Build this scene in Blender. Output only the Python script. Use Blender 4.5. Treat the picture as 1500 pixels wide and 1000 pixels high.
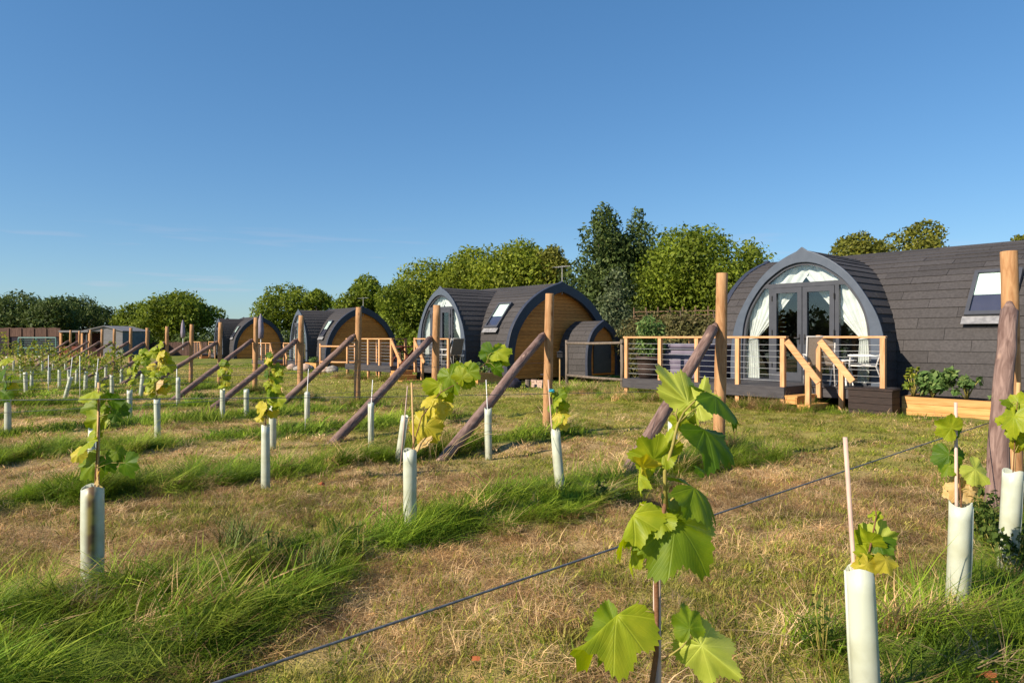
import bpy, math, random
import numpy as np
from mathutils import Vector, Matrix, Euler

random.seed(7)
rng = np.random.default_rng(7)
SC = bpy.context.scene
for o in list(bpy.data.objects):
    bpy.data.objects.remove(o)
COL = SC.collection

# ------------------------------------------------------------------ camera, sky, sun, exposure
CAM_H = 1.40
F = 1000.0            # focal length in photograph pixels (photo is 1500 wide)
HOR = 495.0
cam_d = bpy.data.cameras.new("camera")
cam_d.sensor_width = 36.0
cam_d.lens = 36.0 * F / 1500.0
cam_d.shift_y = (HOR - 500.0) / 1500.0
cam_d.clip_start = 0.05
cam_d.clip_end = 2000.0
cam = bpy.data.objects.new("camera", cam_d)
COL.objects.link(cam)
cam.location = (0, 0, CAM_H)
cam.rotation_euler = (math.radians(90), 0, 0)
SC.camera = cam

SUN_EL = math.radians(33)
SUN_AZ = math.atan2(-0.85, -0.53)
SUN_DIR = Vector((math.cos(SUN_EL) * math.sin(SUN_AZ), math.cos(SUN_EL) * math.cos(SUN_AZ), math.sin(SUN_EL)))

world = bpy.data.worlds.new("World")
SC.world = world
world.use_nodes = True
wn, wl = world.node_tree.nodes, world.node_tree.links
wn.clear()
w_out = wn.new("ShaderNodeOutputWorld")
w_bg = wn.new("ShaderNodeBackground")
w_sky = wn.new("ShaderNodeTexSky")
w_sky.sky_type = 'NISHITA'
w_sky.sun_disc = False
w_sky.sun_elevation = SUN_EL
w_sky.sun_rotation = SUN_AZ
w_sky.altitude = 0
w_sky.air_density = 1.0
w_sky.dust_density = 0.3
w_sky.ozone_density = 2.2
w_bg.inputs['Strength'].default_value = 0.092
# thin streaks of high cloud low over the horizon
w_tc = wn.new("ShaderNodeTexCoord")
w_map = wn.new("ShaderNodeMapping")
w_map.inputs['Scale'].default_value = (5.0, 5.0, 75.0)
w_noise = wn.new("ShaderNodeTexNoise")
w_noise.inputs['Scale'].default_value = 1.0
w_noise.inputs['Detail'].default_value = 6
w_ramp = wn.new("ShaderNodeValToRGB")
w_ramp.color_ramp.elements[0].position = 0.60
w_ramp.color_ramp.elements[1].position = 0.86
w_sep = wn.new("ShaderNodeSeparateXYZ")
w_band = wn.new("ShaderNodeMapRange")
w_band.inputs[1].default_value = 0.17
w_band.inputs[2].default_value = 0.09
w_band.inputs[3].default_value = 0.0
w_band.inputs[4].default_value = 0.55
w_mul = wn.new("ShaderNodeMath"); w_mul.operation = 'MULTIPLY'
w_mix = wn.new("ShaderNodeMix"); w_mix.data_type = 'RGBA'
w_mix.inputs['B'].default_value = (4.6, 4.1, 4.7, 1)
wl.new(w_tc.outputs['Generated'], w_map.inputs['Vector'])
wl.new(w_map.outputs['Vector'], w_noise.inputs['Vector'])
wl.new(w_noise.outputs['Fac'], w_ramp.inputs['Fac'])
wl.new(w_tc.outputs['Generated'], w_sep.inputs['Vector'])
wl.new(w_sep.outputs['Z'], w_band.inputs[0])
wl.new(w_ramp.outputs['Color'], w_mul.inputs[0])
wl.new(w_band.outputs[0], w_mul.inputs[1])
wl.new(w_mul.outputs[0], w_mix.inputs['Factor'])
w_hs = wn.new("ShaderNodeHueSaturation")
w_hs.inputs['Saturation'].default_value = 1.25
w_gam = wn.new("ShaderNodeGamma")
w_gam.inputs['Gamma'].default_value = 0.70
w_bal = wn.new("ShaderNodeMix"); w_bal.data_type = 'RGBA'; w_bal.blend_type = 'MULTIPLY'; w_bal.clamp_result = False
w_bal.inputs['Factor'].default_value = 1.0
w_bal.inputs['B'].default_value = (0.85, 1.13, 1.40, 1)
wl.new(w_sky.outputs[0], w_hs.inputs['Color'])
wl.new(w_hs.outputs[0], w_gam.inputs['Color'])
wl.new(w_gam.outputs[0], w_bal.inputs['A'])
wl.new(w_bal.outputs['Result'], w_mix.inputs['A'])
wl.new(w_mix.outputs['Result'], w_bg.inputs['Color'])
wl.new(w_bg.outputs[0], w_out.inputs[0])

sun_d = bpy.data.lights.new("sun", 'SUN')
sun_d.energy = 4.9
sun_d.angle = math.radians(0.53)
sun_d.color = (1.0, 0.87, 0.70)
sun = bpy.data.objects.new("sun", sun_d)
COL.objects.link(sun)
sun.rotation_euler = SUN_DIR.to_track_quat('Z', 'Y').to_euler()
sun.location = (0, 0, 30)

SC.view_settings.view_transform = 'Standard'
SC.view_settings.look = 'None'
SC.view_settings.exposure = 0.78
SC.view_settings.gamma = 1.0
SC.view_settings.use_curve_mapping = False
SC.render.engine = 'CYCLES'
SC.cycles.max_bounces = 8
SC.cycles.transparent_max_bounces = 16

# ------------------------------------------------------------------ frames of reference
UX, UY = -0.656, 0.754       # along the row of cabins and end posts, away to the left
VX, VY = 0.754, 0.656        # along the vine rows, away to the right
ROTZ = math.atan2(-UY, -UX)  # local x = -U (right as seen from the vines), local y = V

def gz(x, y):
    """height of the ground"""
    return -0.012 * np.clip(np.asarray(y, float) - 6.0, 0.0, 26.0)

def W(a, b, z=0.0):
    return Vector((UX * a + VX * b, UY * a + VY * b, z))

def AB(x, y):
    return UX * x + UY * y, VX * x + VY * y

def P(px, py, Y):
    """the point a pixel of the photograph shows at distance Y"""
    return Vector(((px - 750.0) / F * Y, Y, CAM_H + (HOR - py) / F * Y))

def G(px, Y):
    x = (px - 750.0) / F * Y
    return Vector((x, Y, float(gz(x, Y))))

def depth_of(py, h):
    """distance of something h above the ground that shows at row py"""
    Y = 5.0
    for _ in range(20):
        Y = (CAM_H - h - float(gz(0, Y))) * F / (py - HOR)
    return Y

# ------------------------------------------------------------------ materials
MATS = {}
def new_mat(name):
    m = bpy.data.materials.new(name)
    m.use_nodes = True
    nt = m.node_tree
    return m, nt, nt.nodes['Principled BSDF']

def mat(name, c1, c2=None, scale=8.0, stretch=(1, 1, 1), rough=0.7, bump=0.0, bump_scale=None, metallic=0.0, detail=5, spec=0.3, coords='Object', per_object=0.0, rmin=0.35, rmax=0.65):
    m, nt, b = new_mat(name)
    N, L = nt.nodes, nt.links
    b.inputs['Roughness'].default_value = rough
    b.inputs['Metallic'].default_value = metallic
    b.inputs['Specular IOR Level'].default_value = spec
    tc = N.new("ShaderNodeTexCoord")
    mp = N.new("ShaderNodeMapping")
    mp.inputs['Scale'].default_value = stretch
    nz = N.new("ShaderNodeTexNoise")
    nz.inputs['Scale'].default_value = scale
    nz.inputs['Detail'].default_value = detail
    L.new(tc.outputs[coords], mp.inputs['Vector'])
    if per_object:
        oi = N.new("ShaderNodeObjectInfo")
        va = N.new("ShaderNodeVectorMath"); va.operation = 'MULTIPLY_ADD'
        va.inputs[1].default_value = (37.0, 23.0, 41.0)
        cb = N.new("ShaderNodeCombineXYZ")
        for s in 'XYZ':
            L.new(oi.outputs['Random'], cb.inputs[s])
        L.new(cb.outputs[0], va.inputs[0])
        L.new(mp.outputs[0], va.inputs[2])
        L.new(va.outputs[0], nz.inputs['Vector'])
    else:
        L.new(mp.outputs[0], nz.inputs['Vector'])
    rp = N.new("ShaderNodeValToRGB")
    rp.color_ramp.elements[0].position = rmin
    rp.color_ramp.elements[1].position = rmax
    rp.color_ramp.elements[0].color = (*c1, 1)
    rp.color_ramp.elements[1].color = (*(c2 or c1), 1)
    L.new(nz.outputs['Fac'], rp.inputs['Fac'])
    col = rp.outputs['Color']
    if per_object:
        mr = N.new("ShaderNodeMapRange")
        mr.inputs[3].default_value = 1.0 - per_object
        mr.inputs[4].default_value = 1.0 + per_object
        L.new(oi.outputs['Random'], mr.inputs[0])
        hs = N.new("ShaderNodeHueSaturation")
        L.new(mr.outputs[0], hs.inputs['Value'])
        L.new(col, hs.inputs['Color'])
        col = hs.outputs['Color']
    L.new(col, b.inputs['Base Color'])
    if bump:
        n2 = N.new("ShaderNodeTexNoise")
        n2.inputs['Scale'].default_value = bump_scale or scale * 3
        n2.inputs['Detail'].default_value = 6
        L.new(mp.outputs[0], n2.inputs['Vector'])
        bp = N.new("ShaderNodeBump")
        bp.inputs['Strength'].default_value = bump
        bp.inputs['Distance'].default_value = 0.02
        L.new(n2.outputs['Fac'], bp.inputs['Height'])
        L.new(bp.outputs[0], b.inputs['Normal'])
    MATS[name] = m
    return m

M_SHING = mat("slate_shingle", (0.044, 0.0405, 0.041), (0.063, 0.058, 0.0585), 22, (1, 1, 1), 0.82, 0.35, 90, per_object=0.17)
M_SHELL = mat("roof_underlay", (0.03, 0.028, 0.03), (0.04, 0.038, 0.04), 10, rough=0.9)
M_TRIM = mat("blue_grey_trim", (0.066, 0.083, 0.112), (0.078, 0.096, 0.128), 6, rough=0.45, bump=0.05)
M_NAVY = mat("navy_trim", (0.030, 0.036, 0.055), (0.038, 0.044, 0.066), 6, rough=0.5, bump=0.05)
M_FRAME = mat("anthracite_frame", (0.050, 0.054, 0.066), (0.060, 0.064, 0.078), 6, rough=0.4)
M_CEDAR = mat("cedar_cladding", (0.48, 0.155, 0.028), (0.70, 0.275, 0.060), 5, (0.5, 1, 14), 0.7, 0.15, per_object=0.16)
M_PINE = mat("new_pine", (0.50, 0.245, 0.105), (0.63, 0.35, 0.175), 4, (7, 7, 0.8), 0.6, 0.15, per_object=0.08)
M_PINEH = mat("new_pine_lengthwise", (0.49, 0.24, 0.10), (0.63, 0.35, 0.17), 4, (0.8, 7, 7), 0.6, 0.15, per_object=0.10)
M_SLEEPER = mat("larch_sleeper", (0.46, 0.22, 0.065), (0.58, 0.32, 0.115), 3, (0.8, 6, 9), 0.7, 0.2, per_object=0.10)
M_DECK = mat("grey_decking", (0.042, 0.039, 0.043), (0.062, 0.058, 0.062), 5, (0.8, 6, 6), 0.7, 0.2, per_object=0.10)
M_CABLE = mat("steel_cable", (0.55, 0.55, 0.56), (0.65, 0.65, 0.66), 5, rough=0.35, metallic=0.6)
M_WIRE = mat("trellis_wire_metal", (0.10, 0.105, 0.12), (0.17, 0.18, 0.20), 60, rough=0.55, metallic=0.4)
M_CURT = mat("white_curtain_cloth", (0.60, 0.60, 0.585), (0.68, 0.68, 0.66), 5, rough=0.9)
M_ROOM = mat("room_lining", (0.10, 0.085, 0.07), (0.13, 0.11, 0.09), 3, rough=0.8)
M_WHITE = mat("white_metal", (0.70, 0.70, 0.68), (0.76, 0.76, 0.74), 5, rough=0.45)
M_ALU = mat("grey_aluminium", (0.36, 0.35, 0.34), (0.44, 0.43, 0.42), 5, rough=0.45)
M_SLING = mat("brown_sling_weave", (0.16, 0.13, 0.105), (0.25, 0.205, 0.17), 120, rough=0.85, bump=0.3, bump_scale=160)
M_BLACK = mat("black_paint", (0.018, 0.018, 0.02), (0.03, 0.03, 0.032), 8, rough=0.6)
M_POT = mat("dark_brown_pot", (0.045, 0.030, 0.026), (0.062, 0.042, 0.036), 8, rough=0.6)
M_TUB = mat("purple_grey_cover", (0.115, 0.10, 0.145), (0.16, 0.14, 0.19), 4, rough=0.75, bump=0.25, bump_scale=7)
M_TUBD = mat("dark_tub_edge", (0.045, 0.042, 0.075), (0.06, 0.055, 0.09), 4, rough=0.6)
M_DKBOX = mat("dark_stained_board", (0.022, 0.015, 0.013), (0.038, 0.024, 0.020), 5, (1, 1, 9), 0.7, 0.2)
M_SOIL = mat("soil", (0.03, 0.02, 0.013), (0.06, 0.04, 0.027), 20, rough=0.95, bump=0.5)
M_TUBE = None
M_CANE = mat("pale_cane", (0.42, 0.29, 0.235), (0.55, 0.40, 0.33), 7, (6, 6, 1), 0.6, 0.1)
M_BAMBOO = mat("tan_cane", (0.40, 0.25, 0.10), (0.52, 0.34, 0.16), 7, (6, 6, 1), 0.6, 0.1)
M_STEM = mat("vine_stem_brown", (0.13, 0.058, 0.026), (0.20, 0.095, 0.045), 30, rough=0.7, bump=0.3)
M_STEMG = mat("vine_stem_green", (0.22, 0.19, 0.045), (0.32, 0.27, 0.07), 30, rough=0.6)
M_BARK = mat("tree_bark", (0.05, 0.037, 0.027), (0.10, 0.075, 0.055), 6, (3, 3, 0.6), 0.9, 0.5)
M_BRICK = mat("pale_stone", (0.36, 0.24, 0.18), (0.52, 0.39, 0.31), 12, rough=0.9, bump=0.4)
M_STONE = mat("grey_boulder", (0.18, 0.16, 0.14), (0.34, 0.31, 0.28), 9, rough=0.9, bump=0.5)
M_BAG = mat("dark_bag_cloth", (0.020, 0.018, 0.032), (0.035, 0.03, 0.052), 7, rough=0.8, bump=0.5, bump_scale=14)
M_SHED = mat("grey_shed_board", (0.15, 0.15, 0.16), (0.20, 0.20, 0.21), 3, (0.6, 1, 12), 0.8, 0.1, per_object=0.06)
M_SHEDB = mat("blue_grey_shed_side", (0.09, 0.12, 0.14), (0.12, 0.155, 0.18), 3, rough=0.8)
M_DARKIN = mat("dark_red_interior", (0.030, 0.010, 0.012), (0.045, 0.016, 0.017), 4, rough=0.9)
M_RUST = mat("red_brown_timber", (0.13, 0.030, 0.016), (0.19, 0.05, 0.025), 5, rough=0.7)
M_FENCEB = mat("brown_fence_board", (0.075, 0.042, 0.032), (0.125, 0.072, 0.054), 3, (6, 6, 0.8), 0.85, 0.2, per_object=0.14)
M_DKPANEL = mat("dark_fence_panel", (0.020, 0.017, 0.026), (0.030, 0.026, 0.036), 9, rough=0.95)
M_TEAL = mat("teal_painted_metal", (0.09, 0.20, 0.19), (0.13, 0.26, 0.245), 5, rough=0.5)
M_WEATH = mat("grey_weathered_rail", (0.11, 0.085, 0.065), (0.20, 0.16, 0.125), 5, (5, 5, 0.7), 0.85, 0.3)
M_WICKER = mat("woven_hazel", (0.10, 0.062, 0.035), (0.19, 0.125, 0.07), 20, rough=0.9, bump=0.5)
M_PARASOL = mat("mauve_grey_canvas", (0.20, 0.17, 0.21), (0.30, 0.26, 0.30), 9, (3, 3, 0.4), 0.9)
M_BLIND = mat("pale_blind", (0.62, 0.72, 0.66), (0.68, 0.77, 0.72), 3, rough=0.8)
M_LEAD = mat("lead_flashing", (0.15, 0.15, 0.16), (0.25, 0.25, 0.26), 10, rough=0.55)
M_CLIP = mat("blue_tie", (0.02, 0.22, 0.30), (0.03, 0.28, 0.38), 5, rough=0.5)

def mat_glass():
    m, nt, b = new_mat("window_glass")
    N, L = nt.nodes, nt.links
    out = N['Material Output']
    N.remove(b)
    tr = N.new("ShaderNodeBsdfTransparent"); tr.inputs[0].default_value = (0.94, 0.965, 0.96, 1)
    gl = N.new("ShaderNodeBsdfGlossy"); gl.inputs['Roughness'].default_value = 0.0
    gl.inputs[0].default_value = (0.9, 0.95, 1, 1)
    lw = N.new("ShaderNodeLayerWeight"); lw.inputs['Blend'].default_value = 0.5
    pw = N.new("ShaderNodeMath"); pw.operation = 'POWER'; pw.inputs[1].default_value = 4.0
    L.new(lw.outputs['Facing'], pw.inputs[0])
    fr = N.new("ShaderNodeMath"); fr.operation = 'MULTIPLY_ADD'; fr.inputs[1].default_value = 0.94; fr.inputs[2].default_value = 0.06
    L.new(pw.outputs[0], fr.inputs[0])
    mx = N.new("ShaderNodeMixShader")
    L.new(fr.outputs[0], mx.inputs[0]); L.new(tr.outputs[0], mx.inputs[1]); L.new(gl.outputs[0], mx.inputs[2])
    L.new(mx.outputs[0], out.inputs[0])
    return m
M_GLASS = mat_glass()

def mat_tube(stain=False):
    m, nt, b = new_mat("translucent_guard_plastic")
    N, L = nt.nodes, nt.links
    tc = N.new("ShaderNodeTexCoord")
    nz = N.new("ShaderNodeTexNoise"); nz.inputs['Scale'].default_value = 5; nz.inputs['Detail'].default_value = 5
    L.new(tc.outputs['Object'], nz.inputs['Vector'])
    rp = N.new("ShaderNodeValToRGB")
    rp.color_ramp.elements[0].color = (0.49, 0.51, 0.37, 1)
    rp.color_ramp.elements[1].color = (0.62, 0.66, 0.54, 1)
    rp.color_ramp.elements[0].position = 0.3; rp.color_ramp.elements[1].position = 0.5
    L.new(nz.outputs['Fac'], rp.inputs['Fac'])
    # splashed soil and algae near the foot
    sp = N.new("ShaderNodeSeparateXYZ"); L.new(tc.outputs['Object'], sp.inputs[0])
    n2 = N.new("ShaderNodeTexNoise"); n2.inputs['Scale'].default_value = 26; n2.inputs['Detail'].default_value = 4
    L.new(tc.outputs['Object'], n2.inputs['Vector'])
    mr = N.new("ShaderNodeMapRange"); mr.inputs[1].default_value = 0.34; mr.inputs[2].default_value = 0.0
    L.new(sp.outputs['Z'], mr.inputs[0])
    ml = N.new("ShaderNodeMath"); ml.operation = 'MULTIPLY'
    L.new(mr.outputs[0], ml.inputs[0]); L.new(n2.outputs['Fac'], ml.inputs[1])
    mx = N.new("ShaderNodeMix"); mx.data_type = 'RGBA'
    mx.inputs['B'].default_value = (0.22, 0.20, 0.10, 1)
    L.new(ml.outputs[0], mx.inputs['Factor']); L.new(rp.outputs[0], mx.inputs['A'])
    if stain:
        # brown and yellow blotch down one side
        sx1 = N.new("ShaderNodeMapRange"); sx1.inputs[1].default_value = .014; sx1.inputs[2].default_value = -.012
        L.new(sp.outputs['X'], sx1.inputs[0])
        sx2 = N.new("ShaderNodeMapRange"); sx2.inputs[1].default_value = -.050; sx2.inputs[2].default_value = -.032
        L.new(sp.outputs['X'], sx2.inputs[0])
        sz = N.new("ShaderNodeMapRange"); sz.inputs[1].default_value = .10; sz.inputs[2].default_value = .22
        L.new(sp.outputs['Z'], sz.inputs[0])
        q1 = N.new("ShaderNodeMath"); q1.operation = 'MULTIPLY'; L.new(sx1.outputs[0], q1.inputs[0]); L.new(sx2.outputs[0], q1.inputs[1])
        q2 = N.new("ShaderNodeMath"); q2.operation = 'MULTIPLY'; L.new(q1.outputs[0], q2.inputs[0]); L.new(sz.outputs[0], q2.inputs[1])
        r3 = N.new("ShaderNodeValToRGB"); r3.color_ramp.elements[0].color = (.16, .10, .05, 1); r3.color_ramp.elements[1].color = (.34, .27, .07, 1)
        r3.color_ramp.elements[0].position = .4; r3.color_ramp.elements[1].position = .55
        n3 = N.new("ShaderNodeTexNoise"); n3.inputs['Scale'].default_value = 9; L.new(tc.outputs['Object'], n3.inputs['Vector']); L.new(n3.outputs['Fac'], r3.inputs[0])
        m3 = N.new("ShaderNodeMix"); m3.data_type = 'RGBA'
        L.new(q2.outputs[0], m3.inputs['Factor']); L.new(mx.outputs['Result'], m3.inputs['A']); L.new(r3.outputs[0], m3.inputs['B'])
        mx = m3
    b.inputs['Roughness'].default_value = 0.42
    L.new(mx.outputs['Result'], b.inputs['Base Color'])
    tl = N.new("ShaderNodeBsdfTranslucent"); L.new(mx.outputs['Result'], tl.inputs[0])
    ms = N.new("ShaderNodeMixShader"); ms.inputs[0].default_value = 0.22
    L.new(b.outputs[0], ms.inputs[1]); L.new(tl.outputs[0], ms.inputs[2])
    L.new(ms.outputs[0], N['Material Output'].inputs[0])
    return m
M_TUBE = mat_tube()
M_TUBE_STAIN = mat_tube(True)

def mat_log(name, c1, c2, knot, crack=0.5):
    """round post: lengthwise grain, knots, splits"""
    m, nt, b = new_mat(name)
    N, L = nt.nodes, nt.links
    tc = N.new("ShaderNodeTexCoord")
    oi = N.new("ShaderNodeObjectInfo")
    mp = N.new("ShaderNodeMapping"); mp.inputs['Scale'].default_value = (1, 1, 0.16)
    cb = N.new("ShaderNodeVectorMath"); cb.operation = 'SCALE'
    cb.inputs[0].default_value = (3, 7, 11)
    L.new(oi.outputs['Random'], cb.inputs['Scale'])
    ad = N.new("ShaderNodeVectorMath")
    L.new(tc.outputs['Object'], ad.inputs[0]); L.new(cb.outputs[0], ad.inputs[1])
    L.new(ad.outputs[0], mp.inputs['Vector'])
    n1 = N.new("ShaderNodeTexNoise"); n1.inputs['Scale'].default_value = 26; n1.inputs['Detail'].default_value = 7; n1.inputs['Distortion'].default_value = 1.2
    L.new(mp.outputs[0], n1.inputs['Vector'])
    rp = N.new("ShaderNodeValToRGB")
    rp.color_ramp.elements[0].position = 0.33; rp.color_ramp.elements[1].position = 0.68
    rp.color_ramp.elements[0].color = (*c1, 1); rp.color_ramp.elements[1].color = (*c2, 1)
    L.new(n1.outputs['Fac'], rp.inputs[0])
    vo = N.new("ShaderNodeTexVoronoi"); vo.inputs['Scale'].default_value = 5.5
    mp2 = N.new("ShaderNodeMapping"); mp2.inputs['Scale'].default_value = (1.6, 1.6, 0.7)
    L.new(ad.outputs[0], mp2.inputs['Vector']); L.new(mp2.outputs[0], vo.inputs['Vector'])
    kr = N.new("ShaderNodeMapRange"); kr.inputs[1].default_value = 0.10; kr.inputs[2].default_value = 0.19; kr.inputs[3].default_value = 0.85; kr.inputs[4].default_value = 0.0
    L.new(vo.outputs['Distance'], kr.inputs[0])
    mx = N.new("ShaderNodeMix"); mx.data_type = 'RGBA'; mx.inputs['B'].default_value = (*knot, 1)
    L.new(kr.outputs[0], mx.inputs['Factor']); L.new(rp.outputs[0], mx.inputs['A'])
    L.new(mx.outputs['Result'], b.inputs['Base Color'])
    b.inputs['Roughness'].default_value = 0.75
    b.inputs['Specular IOR Level'].default_value = 0.25
    bp = N.new("ShaderNodeBump"); bp.inputs['Strength'].default_value = crack; bp.inputs['Distance'].default_value = 0.012
    L.new(n1.outputs['Fac'], bp.inputs['Height']); L.new(bp.outputs[0], b.inputs['Normal'])
    return m
M_POST = mat_log("golden_round_post", (0.30, 0.150, 0.062), (0.45, 0.26, 0.125), (0.17, 0.08, 0.035), 0.3)
M_STRUT = mat_log("weathered_brown_strut", (0.115, 0.068, 0.055), (0.26, 0.175, 0.145), (0.36, 0.24, 0.18), 0.7)

def mat_vineleaf(name, c, c2, trans):
    m, nt, b = new_mat(name)
    N, L = nt.nodes, nt.links
    uv = N.new("ShaderNodeUVMap")
    sp = N.new("ShaderNodeSeparateXYZ"); L.new(uv.outputs[0], sp.inputs[0])
    at = N.new("ShaderNodeMath"); at.operation = 'ARCTAN2'
    L.new(sp.outputs['X'], at.inputs[0]); L.new(sp.outputs['Y'], at.inputs[1])
    dv = N.new("ShaderNodeMath"); dv.operation = 'DIVIDE'; dv.inputs[1].default_value = 0.82
    L.new(at.outputs[0], dv.inputs[0])
    rd = N.new("ShaderNodeMath"); rd.operation = 'ROUND'; L.new(dv.outputs[0], rd.inputs[0])
    sb = N.new("ShaderNodeMath"); sb.operation = 'SUBTRACT'; L.new(dv.outputs[0], sb.inputs[0]); L.new(rd.outputs[0], sb.inputs[1])
    ab = N.new("ShaderNodeMath"); ab.operation = 'ABSOLUTE'; L.new(sb.outputs[0], ab.inputs[0])
    ln = N.new("ShaderNodeVectorMath"); ln.operation = 'LENGTH'; L.new(uv.outputs[0], ln.inputs[0])
    ml = N.new("ShaderNodeMath"); ml.operation = 'MULTIPLY'; L.new(ab.outputs[0], ml.inputs[0]); L.new(ln.outputs['Value'], ml.inputs[1])
    vr = N.new("ShaderNodeMapRange"); vr.inputs[1].default_value = 0.006; vr.inputs[2].default_value = 0.022; vr.inputs[3].default_value = 1.0; vr.inputs[4].default_value = 0.0
    L.new(ml.outputs[0], vr.inputs[0])
    # side veins: chevrons between the main veins
    s1 = N.new("ShaderNodeMath"); s1.operation = 'MULTIPLY_ADD'; s1.inputs[1].default_value = -1.6
    L.new(ml.outputs[0], s1.inputs[0]); L.new(ln.outputs['Value'], s1.inputs[2])
    s2 = N.new("ShaderNodeMath"); s2.operation = 'MULTIPLY'; s2.inputs[1].default_value = 62.0; L.new(s1.outputs[0], s2.inputs[0])
    s3 = N.new("ShaderNodeMath"); s3.operation = 'SINE'; L.new(s2.outputs[0], s3.inputs[0])
    sr = N.new("ShaderNodeMapRange"); sr.inputs[1].default_value = 0.72; sr.inputs[2].default_value = 1.0; sr.inputs[3].default_value = 0.0; sr.inputs[4].default_value = 0.30
    L.new(s3.outputs[0], sr.inputs[0])
    va = N.new("ShaderNodeMath"); va.operation = 'MAXIMUM'; L.new(vr.outputs[0], va.inputs[0]); L.new(sr.outputs[0], va.inputs[1])
    oi = N.new("ShaderNodeObjectInfo")
    nz = N.new("ShaderNodeTexNoise"); nz.inputs['Scale'].default_value = 3.2; nz.inputs['Detail'].default_value = 4
    nz.noise_dimensions = '4D'
    wm = N.new("ShaderNodeMath"); wm.operation = 'MULTIPLY'; wm.inputs[1].default_value = 50; L.new(oi.outputs['Random'], wm.inputs[0])
    L.new(uv.outputs[0], nz.inputs['Vector']); L.new(wm.outputs[0], nz.inputs['W'])
    rp = N.new("ShaderNodeValToRGB"); rp.color_ramp.elements[0].position = 0.38; rp.color_ramp.elements[1].position = 0.66
    rp.color_ramp.elements[0].color = (*c, 1); rp.color_ramp.elements[1].color = (*c2, 1)
    L.new(nz.outputs['Fac'], rp.inputs[0])
    mx = N.new("ShaderNodeMix"); mx.data_type = 'RGBA'
    pale = tuple(min(1, x * 1.35 + 0.03) for x in c2)
    mx.inputs['B'].default_value = (*pale, 1)
    vf = N.new("ShaderNodeMath"); vf.operation = 'MULTIPLY'; vf.inputs[1].default_value = 0.36; L.new(va.outputs[0], vf.inputs[0])
    L.new(vf.outputs[0], mx.inputs['Factor']); L.new(rp.outputs[0], mx.inputs['A'])
    # browned, dry rim here and there
    ed = N.new("ShaderNodeMapRange"); ed.inputs[1].default_value = 0.74; ed.inputs[2].default_value = 1.0; ed.inputs[3].default_value = 0; ed.inputs[4].default_value = 1.0
    L.new(ln.outputs['Value'], ed.inputs[0])
    en = N.new("ShaderNodeTexNoise"); en.inputs['Scale'].default_value = 5; en.noise_dimensions = '4D'
    L.new(uv.outputs[0], en.inputs['Vector']); L.new(wm.outputs[0], en.inputs['W'])
    er = N.new("ShaderNodeMapRange"); er.inputs[1].default_value = 0.60; er.inputs[2].default_value = 0.70
    L.new(en.outputs['Fac'], er.inputs[0])
    em = N.new("ShaderNodeMath"); em.operation = 'MULTIPLY'; L.new(ed.outputs[0], em.inputs[0]); L.new(er.outputs[0], em.inputs[1])
    m2 = N.new("ShaderNodeMix"); m2.data_type = 'RGBA'; m2.inputs['B'].default_value = (0.30, 0.15, 0.035, 1)
    L.new(em.outputs[0], m2.inputs['Factor']); L.new(mx.outputs['Result'], m2.inputs['A'])
    L.new(m2.outputs['Result'], b.inputs['Base Color'])
    b.inputs['Roughness'].default_value = 0.48
    b.inputs['Specular IOR Level'].default_value = 0.35
    bp = N.new("ShaderNodeBump"); bp.inputs['Strength'].default_value = 0.35; bp.inputs['Distance'].default_value = 0.004; bp.invert = True
    L.new(va.outputs[0], bp.inputs['Height']); L.new(bp.outputs[0], b.inputs['Normal'])
    tl = N.new("ShaderNodeBsdfTranslucent")
    sat = N.new("ShaderNodeHueSaturation"); sat.inputs['Saturation'].default_value = 1.2; sat.inputs['Value'].default_value = 1.3
    L.new(m2.outputs['Result'], sat.inputs['Color']); L.new(sat.outputs[0], tl.inputs[0])
    ms = N.new("ShaderNodeMixShader"); ms.inputs[0].default_value = trans
    L.new(b.outputs[0], ms.inputs[1]); L.new(tl.outputs[0], ms.inputs[2])
    L.new(ms.outputs[0], N['Material Output'].inputs[0])
    return m
LEAF = {
    'g': mat_vineleaf("vine_leaf_green", (0.14, 0.225, 0.007), (0.215, 0.295, 0.011), 0.52),
    'd': mat_vineleaf("vine_leaf_deep_green", (0.070, 0.155, 0.006), (0.115, 0.205, 0.010), 0.55),
    'l': mat_vineleaf("vine_leaf_lime", (0.25, 0.32, 0.010), (0.37, 0.41, 0.018), 0.45),
    'p': mat_vineleaf("vine_leaf_pale", (0.38, 0.44, 0.06), (0.47, 0.51, 0.09), 0.40),
    'y': mat_vineleaf("vine_leaf_yellow", (0.46, 0.40, 0.028), (0.56, 0.47, 0.055), 0.40),
    'o': mat_vineleaf("vine_leaf_dry", (0.55, 0.36, 0.13), (0.62, 0.47, 0.22), 0.35),
}

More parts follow.
